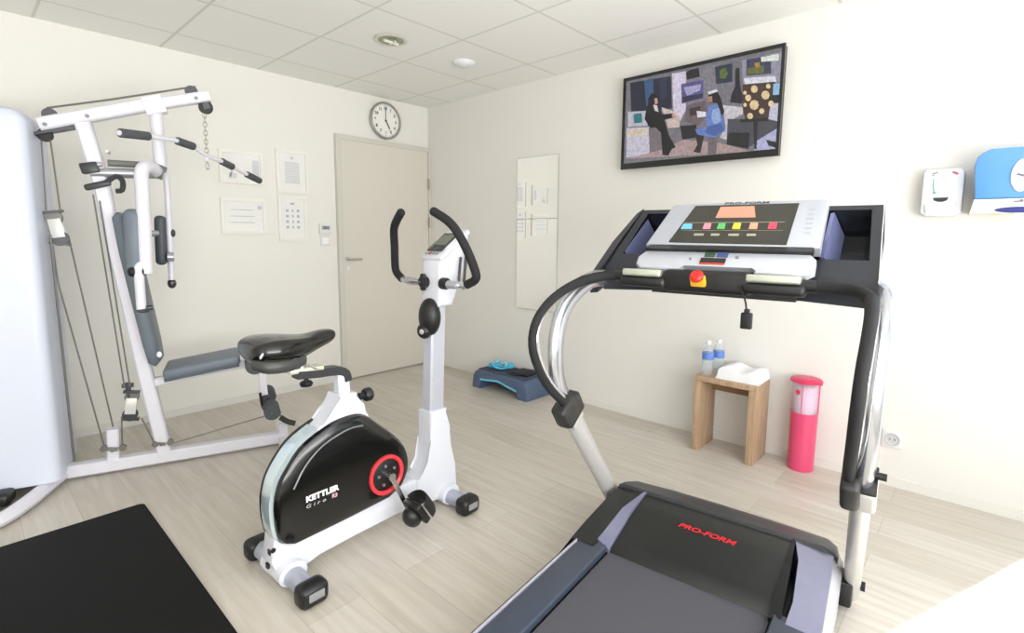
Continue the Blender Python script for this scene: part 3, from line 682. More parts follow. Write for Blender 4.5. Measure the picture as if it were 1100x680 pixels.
# back rest: long tapered cushion on the upright
w = MB()
br_ = []
for s, hw, th in ((0,.10,.012),(.03,.125,.06),(.25,.14,.07),(.6,.13,.07),(.85,.115,.07),(.97,.10,.06),(1,.08,.012)):
    px = .300+(.405-.300)*s; pz = 1.345+(.560-1.345)*s
    nx, nz_ = .99, .135
    ring = []
    for k in range(16):
        a = 2*PI*k/16; ex = math.copysign(abs(math.cos(a))**.5, math.cos(a)); ey = math.copysign(abs(math.sin(a))**.5, math.sin(a))
        ring.append((px+nx*th/2*ex, hw*ey, pz+nz_*th/2*ex))
    br_.append(ring)
w.loft(br_); w.build('backrest', M_pad, g, sm=60)
w = MB(); w.ell((.428,-.105,.625), (.012,.006,.016)); w.build('backrest_logo', M_white, g)
# seat
w = MB(); w.tube([(.36,0,.455),(.62,0,.492),(.90,0,.52)],0,smooth=0,square=True,flat=(.025,.022)); w.build('seat_beam', Mw, g, sm=30)
w = MB(); w.box((.615,0,.538), (.36,.25,.060), (0,-.13,0), bev=.022, seg=4); w.build('seat_pad', M_pad, g)
w = MB(); w.box((.615,0,.508), (.35,.235,.014), (0,-.13,0)); w.build('seat_board', mat('seat_board_dark', '4f565d', .6), g)
# leg developer
w = MB(); w.tube([(.90,0,.55),(.902,0,.43),(.912,0,.19)],0,smooth=0,square=True,flat=(.020,.020)); w.build('leg_lever', Mw, g, sm=30)
for y in (-.16,.16):
    w = MB(); w.cyl((.862,y-.07,.545),(.862,y+.07,.545),.048, seg=24); w.build('foam_roller', M_greyfoam, g)
for y in (-.16,.16):
    w = MB(); w.cyl((.935,y-.06,.27),(.935,y+.06,.27),.042, seg=24); w.build('foam_roller', M_greyfoam, g)
w = MB(); w.cyl((.862,-.22,.545),(.862,.22,.545),.012); w.cyl((.93,-.22,.27),(.93,.22,.27),.012); w.build('roller_axle', M_chrome, g)
w = MB(); w.box((.918,-.03,.26), (.05,.03,.12), (0,-.15,0), bev=.012, seg=3); w.tube([(.885,-.04,.34),(.89,-.04,.28),(.90,-.04,.24)], .008, seg=6); w.build('pulley_housing', M_black, g)
# black pedal-like low pulley arm at the end post
w = MB(); w.tube([(.985,-.06,.185),(1.02,-.08,.16),(1.06,-.09,.145)], .016, seg=8); w.build('low_row_hook', M_black, g)
w = MB(); w.tube([(.96,0,.25),(.985,-.02,.21),(.985,-.05,.19)], .004, seg=6); w.build('low_cable', M_cable, g)
# hanging chain and lat bar (the bar hangs on the gym's chain; separate thing)
ch = thing('chain', 'steel link chain hanging from the front pulley of the multi-gym', 'chain', (-2.833, -.668, 0), math.radians(-18.97))
w = MB(); N = 10
for k in range(N):
    z = 1.862-k*.0225
    pts = [(.692+(.009*math.cos(a) if k % 2 == 0 else 0), (.009*math.cos(a) if k % 2 else 0), z+.016*math.sin(a)) for a in [2*PI*q/8 for q in range(8)]]
    w.tube(pts, .0028, seg=6, smooth=0, closed=True)
w.build('chain_links', mat('chain_steel', 'c4c2b8', .3, .7), ch)
w = MB(); w.tube([(.692,0,1.625),(.70,.0,1.60),(.692,0,1.585),(.684,0,1.60)], .004, seg=6, closed=True); w.build('snap_hook', M_chrome, ch)
lb = thing('lat_pulldown_bar', 'long bent white bar with four dark grips hanging from the multi-gym chain', 'pulldown bar', (-2.833, -.668, 0), math.radians(-18.97))
LB = [(.391,-.427,1.674),(.474,-.309,1.687),(.573,-.168,1.697),(.637,-.075,1.688),(.69,-.0,1.655),(.758,.098,1.643),(.811,.174,1.624),(.884,.277,1.597),(.952,.375,1.574)]
w = MB(); w.tube(LB, .011, seg=12, smooth=3); w.tube([(.69,0,1.655),(.69,0,1.63)], .008, smooth=0); w.build('bar', Mw, lb)
for a, b_ in ((0,1),(2,3),(5,6),(7,8)):
    w = MB(); p, q = V(LB[a]), V(LB[b_]); d = (q-p).normalized()
    if a == 0: p = p-d*.012
    if a == 7: q = q+d*.012
    w.tube([p, p+d*.004, q-d*.004, q], [.016,.0195,.0195,.016], smooth=0, seg=14); w.build('grip', M_greyfoam, lb)
for p, s in ((LB[0],-1),(LB[-1],1)):
    d = (V(LB[1])-V(LB[0])).normalized() if s < 0 else (V(LB[-1])-V(LB[-2])).normalized()
    w = MB(); w.cyl(V(p)+d*.012*s, V(p)+d*.016*s, .011); w.build('end_plug', Mw, lb)

# ------------------------------------------------------------------ exercise bike  (local x forward, y = -r)
bk = thing('exercise_bike', 'white and black upright exercise bike with red ring in the middle of the room', 'exercise bike', (-2.42, -2.213, 0), math.radians(2.345))
M_bw = mat('bike_white', 'd6d8e0', .28, noise=.02, coat=.2)
M_bg = mat('bike_silver_grey', 'a9adba', .35, .3, noise=.03)
panel = [(-.036,.2),(-.043,.298),(-.028,.376),(.004,.432),(.057,.491),(.13,.53),(.206,.553),(.307,.549),(.391,.482),(.482,.396),(.523,.322),(.525,.248),(.489,.188),(.429,.16),(.253,.150),(.017,.145),(-.015,.16)]
def smooth_poly(P, k=4):
    out = []; n = len(P)
    for i in range(n):
        p0, p1, p2, p3_ = [V((*P[(i+j) % n], 0)) for j in (-1, 0, 1, 2)]
        if i in SHARP or (i+1) % n in SHARP: out.append((p1.x, p1.y)); continue
        for q in range(k):
            t_ = q/k; v = 0.5*((2*p1)+(p2-p0)*t_+(2*p0-5*p1+4*p2-p3_)*t_*t_+(3*p1-p0-3*p2+p3_)*t_**3); out.append((v.x, v.y))
    return out
SHARP = (13, 14, 15)
panel = smooth_poly(panel)
def inset(poly, d):
    cx = sum(p[0] for p in poly)/len(poly); cy = sum(p[1] for p in poly)/len(poly); out = []
    for x, y in poly:
        l = math.hypot(x-cx, y-cy); out.append((cx+(x-cx)*(l-d)/l, cy+(y-cy)*(l-d)/l))
    return out
def shell(side):
    w = MB(); r = []
    e_ = .010 if side < 0 else 0
    for ins, y in ((.0-e_,.030),(-.002-e_,.045),(.004-e_,.058),(.016,.066),(.05,.070),(.12,.072)):
        r.append([(x, -side*y, z) for x, z in inset(panel, ins)])
    w.loft(r); return w
shell(1).build('side_cover', M_blackgloss, bk, sm=30)
shell(-1).build('side_cover', M_blackgloss, bk, sm=30)
w = MB(); w.prism(inset(panel, .012), -.032, .032, 'y'); w.build('centre_housing', M_black, bk, sm=30)
# pearly rim band between covers
band_o = [(-.022,.16),(-.050,.2),(-.059,.298),(-.044,.380),(-.010,.442),(.046,.503),(.125,.544)]
band_i = [(-.0,.16),(-.020,.2),(-.025,.298),(-.01,.37),(.02,.425),(.07,.48),(.135,.518)]
def spl(P, k=4): return [(v[0], v[1]) for v in [((1-t_)*P[i][0]+t_*P[i+1][0], (1-t_)*P[i][1]+t_*P[i+1][1]) for i in range(len(P)-1) for t_ in [q/k for q in range(k)]]+[P[-1]]]
def cat(P, k=4):
    out = []; n = len(P)
    for i in range(n-1):
        q = [V((*P[max(0, min(n-1, i+j))], 0)) for j in (-1, 0, 1, 2)]
        for m_ in range(k):
            t_ = m_/k; v = 0.5*((2*q[1])+(q[2]-q[0])*t_+(2*q[0]-5*q[1]+4*q[2]-q[3])*t_*t_+(3*q[1]-q[0]-3*q[2]+q[3])*t_**3); out.append((v.x, v.y))
    return out+[P[-1]]
w = MB(); w.loft([[(x, -.040, z), (x-.004, -.012, z), (x, .022, z), (xi, .022, zi), (xi, -.040, zi)] for (x, z), (xi, zi) in zip(cat(band_o), cat(band_i))])
w.build('rim_band', mat('pearl_band', 'cfdfe4', .16, .55, noise=.15, nscale=6, coat=.6), bk, sm=60)
# groove arc on the cover, its sheen drawn as a paler line
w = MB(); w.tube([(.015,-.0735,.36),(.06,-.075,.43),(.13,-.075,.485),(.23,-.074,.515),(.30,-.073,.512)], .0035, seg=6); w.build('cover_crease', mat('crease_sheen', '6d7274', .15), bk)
# seat neck fairing
neck = [(.115,.525),(.150,.548),(.200,.585),(.220,.645),(.30,.637),(.315,.58),(.345,.548),(.36,.50),(.28,.52),(.2,.515)]
w = MB(); w.prism(neck, -.045, .045, 'y', bev=.012, seg=3); w.build('neck_fairing', M_bw, bk)
w = MB(); w.tube([(.262,0,.60),(.256,0,.72)],0,smooth=0,square=True,flat=(.022,.024)); w.build('seat_post', M_bw, bk)
w = MB(); w.cyl((.31,-.03,.615),(.345,-.03,.615),.014); w.lathe([(0,-.016),(.022,-.016),(.027,-.008),(.027,.010),(.02,.018),(0,.018)], c=(.352,-.03,.615), rot=(0,PI/2,0)); w.build('adjust_knob', M_black, bk)
w = MB(); w.tube([(.275,0,.685),(.268,0,.715),(.235,0,.732),(.16,0,.738),(.075,0,.748)],0,smooth=2,square=True,flat=(.026,.016)); w.build('seat_slider', mat('slider_dark', '2f3033', .35), bk, sm=30)
w = MB(); w.box((.11,0,.760), (.13,.05,.018), (0,.05,0), bev=.004); w.build('slider_rail', mat('rail_bright', 'dfe0c8', .25, .5), bk)
w = MB(); w.cyl((.115,-.0,.74),(.115,0,.712),.008); w.lathe([(0,-.01),(.02,-.01),(.024,0),(.018,.008),(0,.008)], c=(.115,0,.706)); w.build('slider_knob', M_black, bk)
# saddle
w = MB(); rings = []
for s, hw, zt, zb in ((-.095,.045,.868,.835),(-.088,.085,.885,.820),(-.06,.108,.898,.808),(-.02,.115,.902,.800),(.03,.105,.898,.795),(.075,.082,.890,.80),(.115,.058,.884,.810),(.150,.044,.884,.822),(.185,.040,.889,.834),(.215,.036,.888,.842),(.232,.018,.880,.854)):
    ring = []
    zm, h = (zt+zb)/2+.008, (zt-zb)/2
    for k in range(24):
        a = 2*PI*k/24; c_, s_ = math.cos(a), math.sin(a)
        hh = h*(1 if s_ > 0 else 1.15)
        y = hw*math.copysign(abs(c_)**.75, c_)*(1 if s_ > -.3 else .82); z = zm+hh*math.copysign(abs(s_)**.8, s_)
        if s_ > .85 and s < .12: z -= .006
        ring.append((s+.0, y, z))
    rings.append(ring)
w.loft(rings); w.build('saddle', M_blackgloss, bk, sm=60, sub=1)
w = MB(); w.tube([(-.085,-.04,.82),(-.06,-.095,.812),(.02,-.095,.806),(.08,-.06,.81)], 1, flat=(.010,.020), seg=8); w.build('saddle_skirt', mat('saddle_grey', '3c3d3c', .4), bk)
w = MB(); w.cyl((.08,-.025,.80),(.15,-.02,.755),.006,seg=8); w.cyl((.08,.025,.80),(.15,.02,.755),.006,seg=8); w.cyl((.09,0,.80),(.10,0,.765),.016); w.build('saddle_rail', M_chrome, bk)
w = MB(); w.box((-.072,-.088,.862), (.006,.05,.010), (.4,.3,-.7), bev=.002); w.build('saddle_trim', mat('saddle_trim_white', 'dddddd', .4), bk)
# ring, crank, pedals
w = MB(); pr = [(.082,.0),(.082,.010),(.072,.012),(.066,.008),(.066,0),(.082,0)]
w.lathe([(r, z) for r, z in pr], c=(.402,-.071,.275), rot=(PI/2,0,0), seg=44); w.build('red_ring', mat('red_ring_plastic', 'd83a42', .3), bk)
w = MB(); w.lathe([(0,.008),(.03,.008),(.062,.002),(.066,0)], c=(.402,-.071,.275), rot=(PI/2,0,0), seg=40)
w.build('crank_disc', M_black, bk)
w = MB()
for k in range(5):
    a = 2*PI*k/5+.5; w.cyl((.402+.04*math.cos(a),-.075,.275+.04*math.sin(a)), (.402+.04*math.cos(a),-.083,.275+.04*math.sin(a)), .006, seg=10)
w.build('disc_bolts', mat('bolt_grey', '9a9a9a', .3, .5), bk)
w = MB(); w.cyl((.404,-.075,.275),(.404,-.115,.275),.016); w.tube([(.404,-.105,.275),(.43,-.11,.215),(.470,-.112,.125)],0,smooth=0,square=True,flat=(.006,.010)); w.build('crank_arm', M_chrome, bk)
w = MB(); w.cyl((.404,.075,.275),(.404,.115,.275),.016); w.tube([(.404,.105,.275),(.378,.11,.335),(.338,.112,.425)],0,smooth=0,square=True,flat=(.006,.010)); w.build('crank_arm', M_chrome, bk)
def pedal(c, s, tilt):
    w = MB(); x, y, z = c
    w.cyl((x, y, z), (x, y-s*.085, z), .010, seg=12)
    w.build('pedal_axle', M_chrome, bk)
    w = MB(); w.box((x, y-s*.06, z), (.10,.095,.030), (0,tilt,0), bev=.008, seg=3)
    w.build('pedal', M_black, bk)
    w = MB(); pts = []
    for k in range(9):
        a = PI*k/8; l = V((0, s*(-.06+.052*math.cos(a)), .02+.048*math.sin(a)))
        pts.append(V((x, y, z))+Euler((0,tilt,0)).to_matrix() @ l)
    w.tube(pts, 1, flat=(.045,.004), seg=10, up=(0,1,0)); w.build('pedal_strap', mat('strap_rubber', '1b1b1c', .5), bk)
    w = MB(); ct = V((x,y-s*.06,z))+Euler((0,tilt,0)).to_matrix() @ V((0,0,-.03)); w.ell(ct, (.046,.040,.036), (0,tilt,0)); w.build('pedal_weight', M_black, bk)
pedal((.472,-.118,.128), 1, 1.0)
pedal((.338,.118,.43), -1, -.3)
# frame beam and foot fairings
beam = [(-.03,.03),(.03,.028),(.075,.05),(.12,.062),(.27,.058),(.47,.062),(.60,.045),(.66,.05),(.60,.17),(.545,.18),(.49,.175),(.43,.165),(.25,.158),(.02,.160),(-.02,.20),(-.045,.19),(-.06,.10)]
w = MB(); w.prism(beam, -.040, .040, 'y', bev=.010, seg=2); w.build('frame_beam', M_bw, bk)
w = MB(); w.cyl((-.052,-.041,.15),(-.052,-.043,.15),.009); w.box((-.052,-.018,.135), (.012,.018,.018)); w.box((-.061,-.012,.085), (.008,.018,.018)); w.build('frame_sockets', M_black, bk)
def foot(x, hl, yoff, name):
    w = MB(); w.tube([(x,-hl+yoff,.042),(x,hl+yoff,.042)], 1, smooth=0, flat=(.036,.033), seg=18, up=(0,0,1)); w.build(name, M_bg, bk)
    for s in (-1, 1):
        w = MB(); w.box((x, s*(hl+.008)+yoff, .041), (.105,.075,.080), bev=.026, seg=4); w.build('end_cap', M_black, bk)
        w = MB(); w.box((x, s*(hl+.046)+yoff, .046), (.055,.003,.028), bev=.001); w.build('cap_inlay', mat('cap_grey', '8a8b8c', .4), bk)
foot(.0, .19, -.0, 'rear_foot_bar'); foot(.757, .175, .0, 'front_foot_bar')
w = MB(); w.tube([(0,-.075,.05),(0,.075,.05)], 1, smooth=0, flat=(.052,.044), seg=20); w.build('foot_sleeve', M_bw, bk)
w = MB(); w.tube([(.757,-.075,.05),(.757,.075,.05)], 1, smooth=0, flat=(.052,.046), seg=20); w.build('foot_sleeve', M_bw, bk)
# front post fairing
ff = [(.665,.46),(.664,.33),(.655,.23),(.622,.185),(.58,.175),(.58,.05),(.66,.035),(.82,.035),(.83,.075),(.80,.17),(.788,.262),(.79,.33),(.768,.36),(.765,.46)]
w = MB(); w.prism(ff, -.046, .046, 'y', bev=.012, seg=3); w.build('front_fairing', M_bw, bk)
w = MB(); w.tube([(.716,0,.40),(.735,0,.95)],0,smooth=0,square=True,flat=(.033,.041)); w.build('handle_post', mat('post_silver', 'c2c5cf', .3, .35), bk, sm=30)
# knob with bottle-like shape
w = MB(); w.ell((.695,-.010,.885), (.045,.056,.085)); w.ell((.672,-.00,.825), (.030,.036,.036)); w.build('resistance_knob', M_black, bk)
w = MB(); w.ell((.646,-.012,.825), (.006,.014,.012)); w.build('knob_badge', mat('badge_silver', 'c8c8c8', .3, .4), bk)
# console head
head = [(.705,.93),(.712,1.0),(.712,1.105),(.718,1.135),(.76,1.195),(.84,1.248),(.885,1.256),(.895,1.240),(.855,1.09),(.79,.93)]
w = MB(); w.prism(head, -.060, .060, 'y', bev=.014, seg=3); w.build('console_head', M_bw, bk)
def slopebox(p0, p1, hw, th, off, name, m, par, bev=.003, yc=0):
    """thin slab lying on the slope p0->p1 (x,z), lifted by off along its normal"""
    a, b_ = V((p0[0],0,p0[1])), V((p1[0],0,p1[1])); d = b_-a; L_ = d.length; ang = math.atan2(d.z, d.x)
    n = V((-math.sin(ang),0,math.cos(ang))); c = (a+b_)/2+n*off; c.y = yc
    w = MB(); w.box(c, (L_, hw*2, th), (0,-ang,0), bev=bev); return w.build(name, m, par)
slopebox((.712,1.142),(.892,1.270), .068, .026, -.004, 'console_face', M_bw, bk, bev=.012)
slopebox((.742,1.166),(.850,1.243), .050, .006, .014, 'display', mat('display_dark', '3c3e3a', .2), bk)
slopebox((.772,1.1885),(.835,1.2335), .040, .003, .018, 'lcd_panel', mat('lcd_olive', '6f7468', .2), bk)
for k in range(4):
    o = slopebox((.722,1.152),(.734,1.160), .006, .004, .013, 'button', mat('btn_red' if k == 2 else 'btn_grey', 'b34a42' if k == 2 else '8f918f', .4), bk, bev=.001, yc=-.036+.024*k)
w = MB(); w.box((.86,-.068,1.10), (.012,.006,.20), (0,.12,0)); w.box((.825,-.068,1.08), (.010,.006,.14), (0,.12,0)); w.build('rear_bracket', M_steel, bk)
# handlebars
for s in (-1, 1):
    P_ = [(.700 if s > 0 else .728,.035 if s > 0 else -.068,1.038),(.708 if s > 0 else .730,s*.13,1.035),(.722,s*.215,1.04),(.728,s*.262,1.065),(.722,s*.268,1.10),(.700,s*.240,1.19),(.672,s*.205,1.27),(.658,s*.165,1.31),(.640,s*.11,1.343)]
    w = MB(); w.tube(P_[:4], .014, seg=12); w.build('handlebar_tube', M_chrome, bk)
    w = MB(); w.tube(P_[2:], .0185, seg=14); w.ell(P_[-1], (.019,.019,.019)); w.build('handlebar_grip', M_foam, bk)
    w = MB()
    if s > 0: w.cyl((.712,.032,1.038),(.688,.032,1.038),.026); w.box((.695,.032,1.038),(.02,.024,.075),bev=.006)
    else: w.cyl((.728,-.060,1.036),(.728,-.085,1.036),.026)
    w.build('handlebar_clamp', M_black, bk)
    w = MB(); w.cyl((.712,s*.115,1.035),(.716,s*.165,1.037),.018); w.build('pulse_sensor', M_silver, bk)
Rr = (PI/2, 0, 0)
text('maker_lettering', 'KETTLER', .029, mat('print_white', 'f4f4f4', .5, emit=.1), bk, (.122,-.0738,.303), (PI/2,math.radians(4)*0,0), bold=.0014, sx=1.12)
text('model_lettering', 'Giro', .019, mat('print_pale', 'bdbdbd', .5), bk, (.095,-.0738,.276), Rr, spacing=1.7, sx=1.4, shear=.2)
text('model_lettering', 'R3', .021, mat('print_pink', 'd0a0a8', .5), bk, (.170,-.0738,.277), Rr, bold=.001)

# ------------------------------------------------------------------ treadmill (local x forward, y left)
tm = thing('treadmill', 'large black and silver treadmill in the right foreground facing the television', 'treadmill', (-1.310, -3.322, 0), .1)
M_tb = mat('treadmill_black', '17181a', .38)
M_hood = mat('hood_black', '1c1d1c', .42)
M_lil = mat('lilac_hood_reflection', '8b8da6', .2, .35, coat=.4)
M_rail = mat('foot_rail_grey', '3c4452', .35, .1, bump=.2, bscale=500)
# base
w = MB()
for s in (-1, 1): w.box((-.72, s*.385, .075), (1.75,.05,.085), bev=.008)
w.box((-1.56,0,.06), (.05,.78,.05)); w.box((.12,0,.05), (.06,.86,.05)); w.build('base_frame', M_tb, tm)
w = MB(); w.box((-.80,0,.095), (1.5,.60,.03)); w.build('running_deck', M_tb, tm)
m = bpy.data.materials.new('running_belt'); m.use_nodes = True; nt = m.node_tree; b = nt.nodes['Principled BSDF']
tc = nt.nodes.new('ShaderNodeTexCoord'); vo = nt.nodes.new('ShaderNodeTexVoronoi'); vo.inputs['Scale'].default_value = 190; vo.inputs['Randomness'].default_value = 0
cr = nt.nodes.new('ShaderNodeValToRGB'); cr.color_ramp.elements[0].position = .2; cr.color_ramp.elements[0].color = hexc('2e2e34'); cr.color_ramp.elements[1].position = .5; cr.color_ramp.elements[1].color = hexc('53535b')
nt.links.new(tc.outputs['Object'], vo.inputs['Vector']); nt.links.new(vo.outputs['Distance'], cr.inputs[0]); nt.links.new(cr.outputs[0], b.inputs['Base Color']); b.inputs['Roughness'].default_value = .6
bp = nt.nodes.new('ShaderNodeBump'); bp.inputs['Strength'].default_value = .3; bp.inputs['Distance'].default_value = .001; nt.links.new(vo.outputs['Distance'], bp.inputs['Height']); nt.links.new(bp.outputs[0], b.inputs['Normal'])
w = MB(); bp_ = []
for k in range(13): a = PI/2+PI*k/12; bp_.append((-1.52+.03*math.cos(a), .090+.030*math.sin(a)))
for k in range(13): a = -PI/2+PI*k/12; bp_.append((.0+.03*math.cos(a), .090+.030*math.sin(a)))
w.prism(bp_, -.265, .265, 'y'); w.build('running_belt', m, tm)
w = MB(); w.box((-.75,0,.088),(1.45,.50,.05)); w.build('deck_core', M_tb, tm)
for s in (-1, 1):
    w = MB(); w.box((-.93, s*.322, .128), (1.28,.100,.030), bev=.007, seg=3); w.build('foot_rail', M_rail, tm)
    w = MB(); w.box((-.93, s*.378, .132), (1.28,.010,.024), bev=.003); w.build('rail_trim', mat('trim_silver', 'c9c8d8', .25, .5), tm)
    w = MB(); w.box((-1.555, s*.345, .10), (.09,.12,.10), bev=.02, seg=3); w.build('rear_cap', M_tb, tm)
# motor hood
def strip(name, rows, m, thick=.0):
    w = MB(); vs = [[w.bm.verts.new(V(p)) for p in r] for r in rows]
    for i in range(len(vs)-1):
        for k in range(len(vs[0])-1): w.bm.faces.new((vs[i][k], vs[i][k+1], vs[i+1][k+1], vs[i+1][k]))
    return w.build(name, m, tm, sm=25)
w = MB()
hp = [(.19,.03),(.19,.10),(.17,.140),(.135,.160),(.115,.170),(.065,.190),(.03,.201),(-.06,.182),(-.20,.148),(-.285,.132),(-.295,.118),(-.10,.105),(.0,.10),(.05,.05)]
w.prism(hp, -.27, .27, 'y', bev=.006); w.build('motor_hood', M_hood, tm, sm=50)
# far band across whole width
w = MB()
def hband(y, sc, dz=0):
    return [(.205*sc+.0,y,.03),(.215*sc,y,.10),(.204*sc,y,.150+dz),(.178*sc,y,.178+dz),(.12*sc,y,.199+dz),(.052,y,.211+dz),(.044,y,.200+dz),(.05,y,.05)]
w.loft([hband(-.402,.80,-.03),hband(-.390,.94,-.012),hband(-.36,1.0),hband(-.2,1.05),hband(0,1.07),hband(.2,1.05),hband(.36,.97),hband(.390,.90,-.008),hband(.402,.74,-.03)]); w.build('hood_front_band', mat('hood_grey', '2d2f33', .4), tm, sm=50)
for s in (-1, 1):
    # shoulder: outer block narrowing rearwards, dark left; right lilac paints in a reflection
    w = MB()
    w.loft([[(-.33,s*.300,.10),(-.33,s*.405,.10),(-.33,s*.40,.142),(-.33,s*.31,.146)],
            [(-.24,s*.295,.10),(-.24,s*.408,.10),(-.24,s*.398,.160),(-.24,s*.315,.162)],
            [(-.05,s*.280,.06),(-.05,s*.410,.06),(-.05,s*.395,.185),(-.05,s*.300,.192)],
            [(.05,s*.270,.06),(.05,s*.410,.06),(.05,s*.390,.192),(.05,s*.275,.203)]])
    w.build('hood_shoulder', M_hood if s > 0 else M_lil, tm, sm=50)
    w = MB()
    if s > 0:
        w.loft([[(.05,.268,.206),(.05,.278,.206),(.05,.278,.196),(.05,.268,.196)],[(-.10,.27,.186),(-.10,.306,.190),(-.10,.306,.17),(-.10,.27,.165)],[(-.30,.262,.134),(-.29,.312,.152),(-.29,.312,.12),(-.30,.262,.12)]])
    else:
        w.loft([[(.05,-.266,.206),(.05,-.276,.206),(.05,-.276,.196),(.05,-.266,.196)],[(-.10,-.262,.180),(-.10,-.285,.186),(-.10,-.285,.16),(-.10,-.262,.16)],[(-.315,-.262,.134),(-.315,-.296,.146),(-.315,-.296,.12),(-.315,-.262,.12)]])
    w.build('hood_side_chamfer', M_lil if s > 0 else M_tb, tm, sm=50)  # left one coloured lilac as a painted highlight sliver
    w = MB(); w.loft([[(-.60,s*.392,.10),(-.60,s*.412,.06),(-.60,s*.410,.04),(-.60,s*.39,.04)],[(-.34,s*.398,.142),(-.34,s*.418,.10),(-.34,s*.416,.05),(-.34,s*.395,.05)],[(-.05,s*.393,.187),(-.05,s*.420,.13),(-.05,s*.418,.05),(-.05,s*.395,.05)],[(.12,s*.385,.188),(.12,s*.416,.14),(.12,s*.412,.05),(.12,s*.39,.05)],[(.185,s*.36,.165),(.175,s*.395,.13),(.175,s*.39,.05),(.18,s*.37,.05)]])
    w.build('side_trim', mat('side_trim_silver', 'cfd0d8', .25, .45) if s < 0 else M_tb, tm, sm=50)
# text on hood: slope from (.04,.202) to (-.285,.132)
ang = math.atan2(.202-.132, .325)
Mx = Matrix(((0, math.cos(ang), -math.sin(ang), -.065),(-1, 0, 0, -.005),(0, math.sin(ang), math.cos(ang), .1812),(0,0,0,1)))
text('maker_lettering', 'PRO-FORM', .031, mat('print_red', 'd8202c', .5, emit=.15), tm, (0,0,0), (0,0,0), bold=.0006, sx=1.3, shear=.25, matrix=Mx)

# uprights
post = [(.19,.44,.0),(.12,.445,.095),(-.258,.458,.588),(-.33,.464,.70),(-.355,.466,.80),(-.345,.468,.91),(-.28,.472,1.0),(-.155,.468,1.067),(-.03,.455,1.085)]
rail = [(-.29,.428,.60),(-.36,.430,.66),(-.46,.437,.75),(-.53,.443,.87),(-.52,.446,.955),(-.45,.448,1.015),(-.34,.447,1.058),(-.22,.440,1.085),(-.145,.405,1.098),(-.12,.35,1.102),(-.12,.27,1.103)]
for s in (-1, 1):
    mir = lambda P, dy=0, dx=0: [(x+dx, s*(y+dy), z) for x, y, z in P]
    k_ = .035 if s < 0 else 0
    kx, kz = .78*k_, -k_
    lp = [post[0], post[1], (post[2][0]+kx, post[2][1], post[2][2]+kz)]
    w = MB(); w.tube(mir(lp), 1, smooth=0, flat=(.026,.044), seg=18, up=(1,0,0)); w.build('lower_upright', M_satin, tm)
    w = MB(); w.tube(mir([lp[2]]+post[3:]), 1, smooth=4, flat=(.024,.036), seg=18, up=(1,0,0)); w.build('upper_upright', mat('polished_upright', 'c2c4ca', .2, .9, noise=.01), tm)
    rl = [(rail[0][0]+kx, rail[0][1], rail[0][2]+kz)]+rail[1:]
    w = MB(); w.tube(mir(rl[:8], .0), [.0145]*6+[.016,.018], seg=14, smooth=4); w.tube(mir(rl[7:]), .0185, seg=14, smooth=3); w.build('handrail_grip', M_foam, tm)
    w = MB(); w.tube(mir(rl[:8], .006, .028), .011, seg=12, smooth=4); w.build('handrail_tube', M_chrome, tm)
    w = MB()
    if s > 0: w.box((-.285,.452,.612), (.118,.072,.092), (0,-.60,0), bev=.014, seg=3); w.box((-.330,.432,.618), (.095,.050,.088), (0,-.6,0), bev=.012, seg=3)
    else: w.box((-.300+kx,-.434,.622+kz), (.115,.046,.105), (0,-.60,0), bev=.014, seg=3)
    w.build('handrail_clamp', mat('clamp_black', '2a2a28', .45), tm)
    w = MB()
    if s > 0: w.box((-.240,.458,.560), (.080,.058,.034), (0,-.60,0), bev=.006)
    else: w.box((-.272+kx,-.465,.600+kz), (.092,.056,.085), (0,-.60,0), bev=.012, seg=3)
    w.build('collar', M_satin, tm)
    if s < 0:
        w = MB(); w.box((-.300+kx,-.465,.642+kz), (.090,.054,.012), (0,-.60,0), bev=.003); w.build('collar_ring', M_black, tm)
        w = MB(); w.cyl((-.30+kx,-.485,.66+kz), (-.30+kx,-.510,.66+kz), .010, seg=12); w.build('lock_knob', M_black, tm)
    w = MB(); w.box((.10,s*.425,.065), (.10,.05,.09), bev=.01); w.cyl((.15,s*.41,.06),(.15,s*.475,.06),.012,seg=10); w.cyl((.15,s*.47,.06),(.15,s*.482,.06),.018,seg=6); w.build('pivot_bracket', M_tb, tm)
# crossbar
w = MB(); w.tube([(-.12,-.30,1.103),(-.12,.36,1.103)], .020, seg=16, smooth=0); w.build('crossbar', M_tb, tm)
w = MB(); w.box((-.115,.025,1.098), (.06,.29,.075), bev=.018, seg=3); w.build('crossbar_centre', M_black, tm)
for y, hl in ((.245,.072),(-.182,.078)):
    w = MB(); w.box((-.128,y,1.118), (.052,hl*2,.026), (0,.15,0), bev=.008, seg=3); w.build('pulse_grip', mat('grip_metal', 'c9cdbd', .2, .6), tm)
    w = MB(); w.box((-.120,y,1.088), (.060,hl*2+.03,.038), bev=.014, seg=3); w.build('pulse_grip_base', M_tb, tm)
w = MB(); w.box((-.152,.042,1.103), (.018,.05,.040), (0,-.5,0), bev=.005); w.build('stop_base', mat('yellow_plastic', 'f0b42c', .4), tm)
w = MB(); w.lathe([(0,.0),(.018,.0),(.022,.006),(.022,.016),(.016,.022),(0,.023)], c=(-.158,.042,1.112), rot=(0,-.9,0), seg=20); w.box((-.170,.042,1.126), (.014,.008,.010), (0,-.9,0)); w.build('stop_button', mat('stop_red', 'de2418', .35), tm)
w = MB(); w.tube([(-.150,-.085,1.095),(-.158,-.10,1.075),(-.156,-.112,1.04),(-.152,-.115,1.0)], .003, seg=6); w.build('safety_cord', M_black, tm)
w = MB(); w.box((-.152,-.116,.985), (.018,.034,.052), bev=.004); w.box((-.152,-.116,1.016), (.012,.016,.014), bev=.002); w.build('safety_key', M_black, tm)
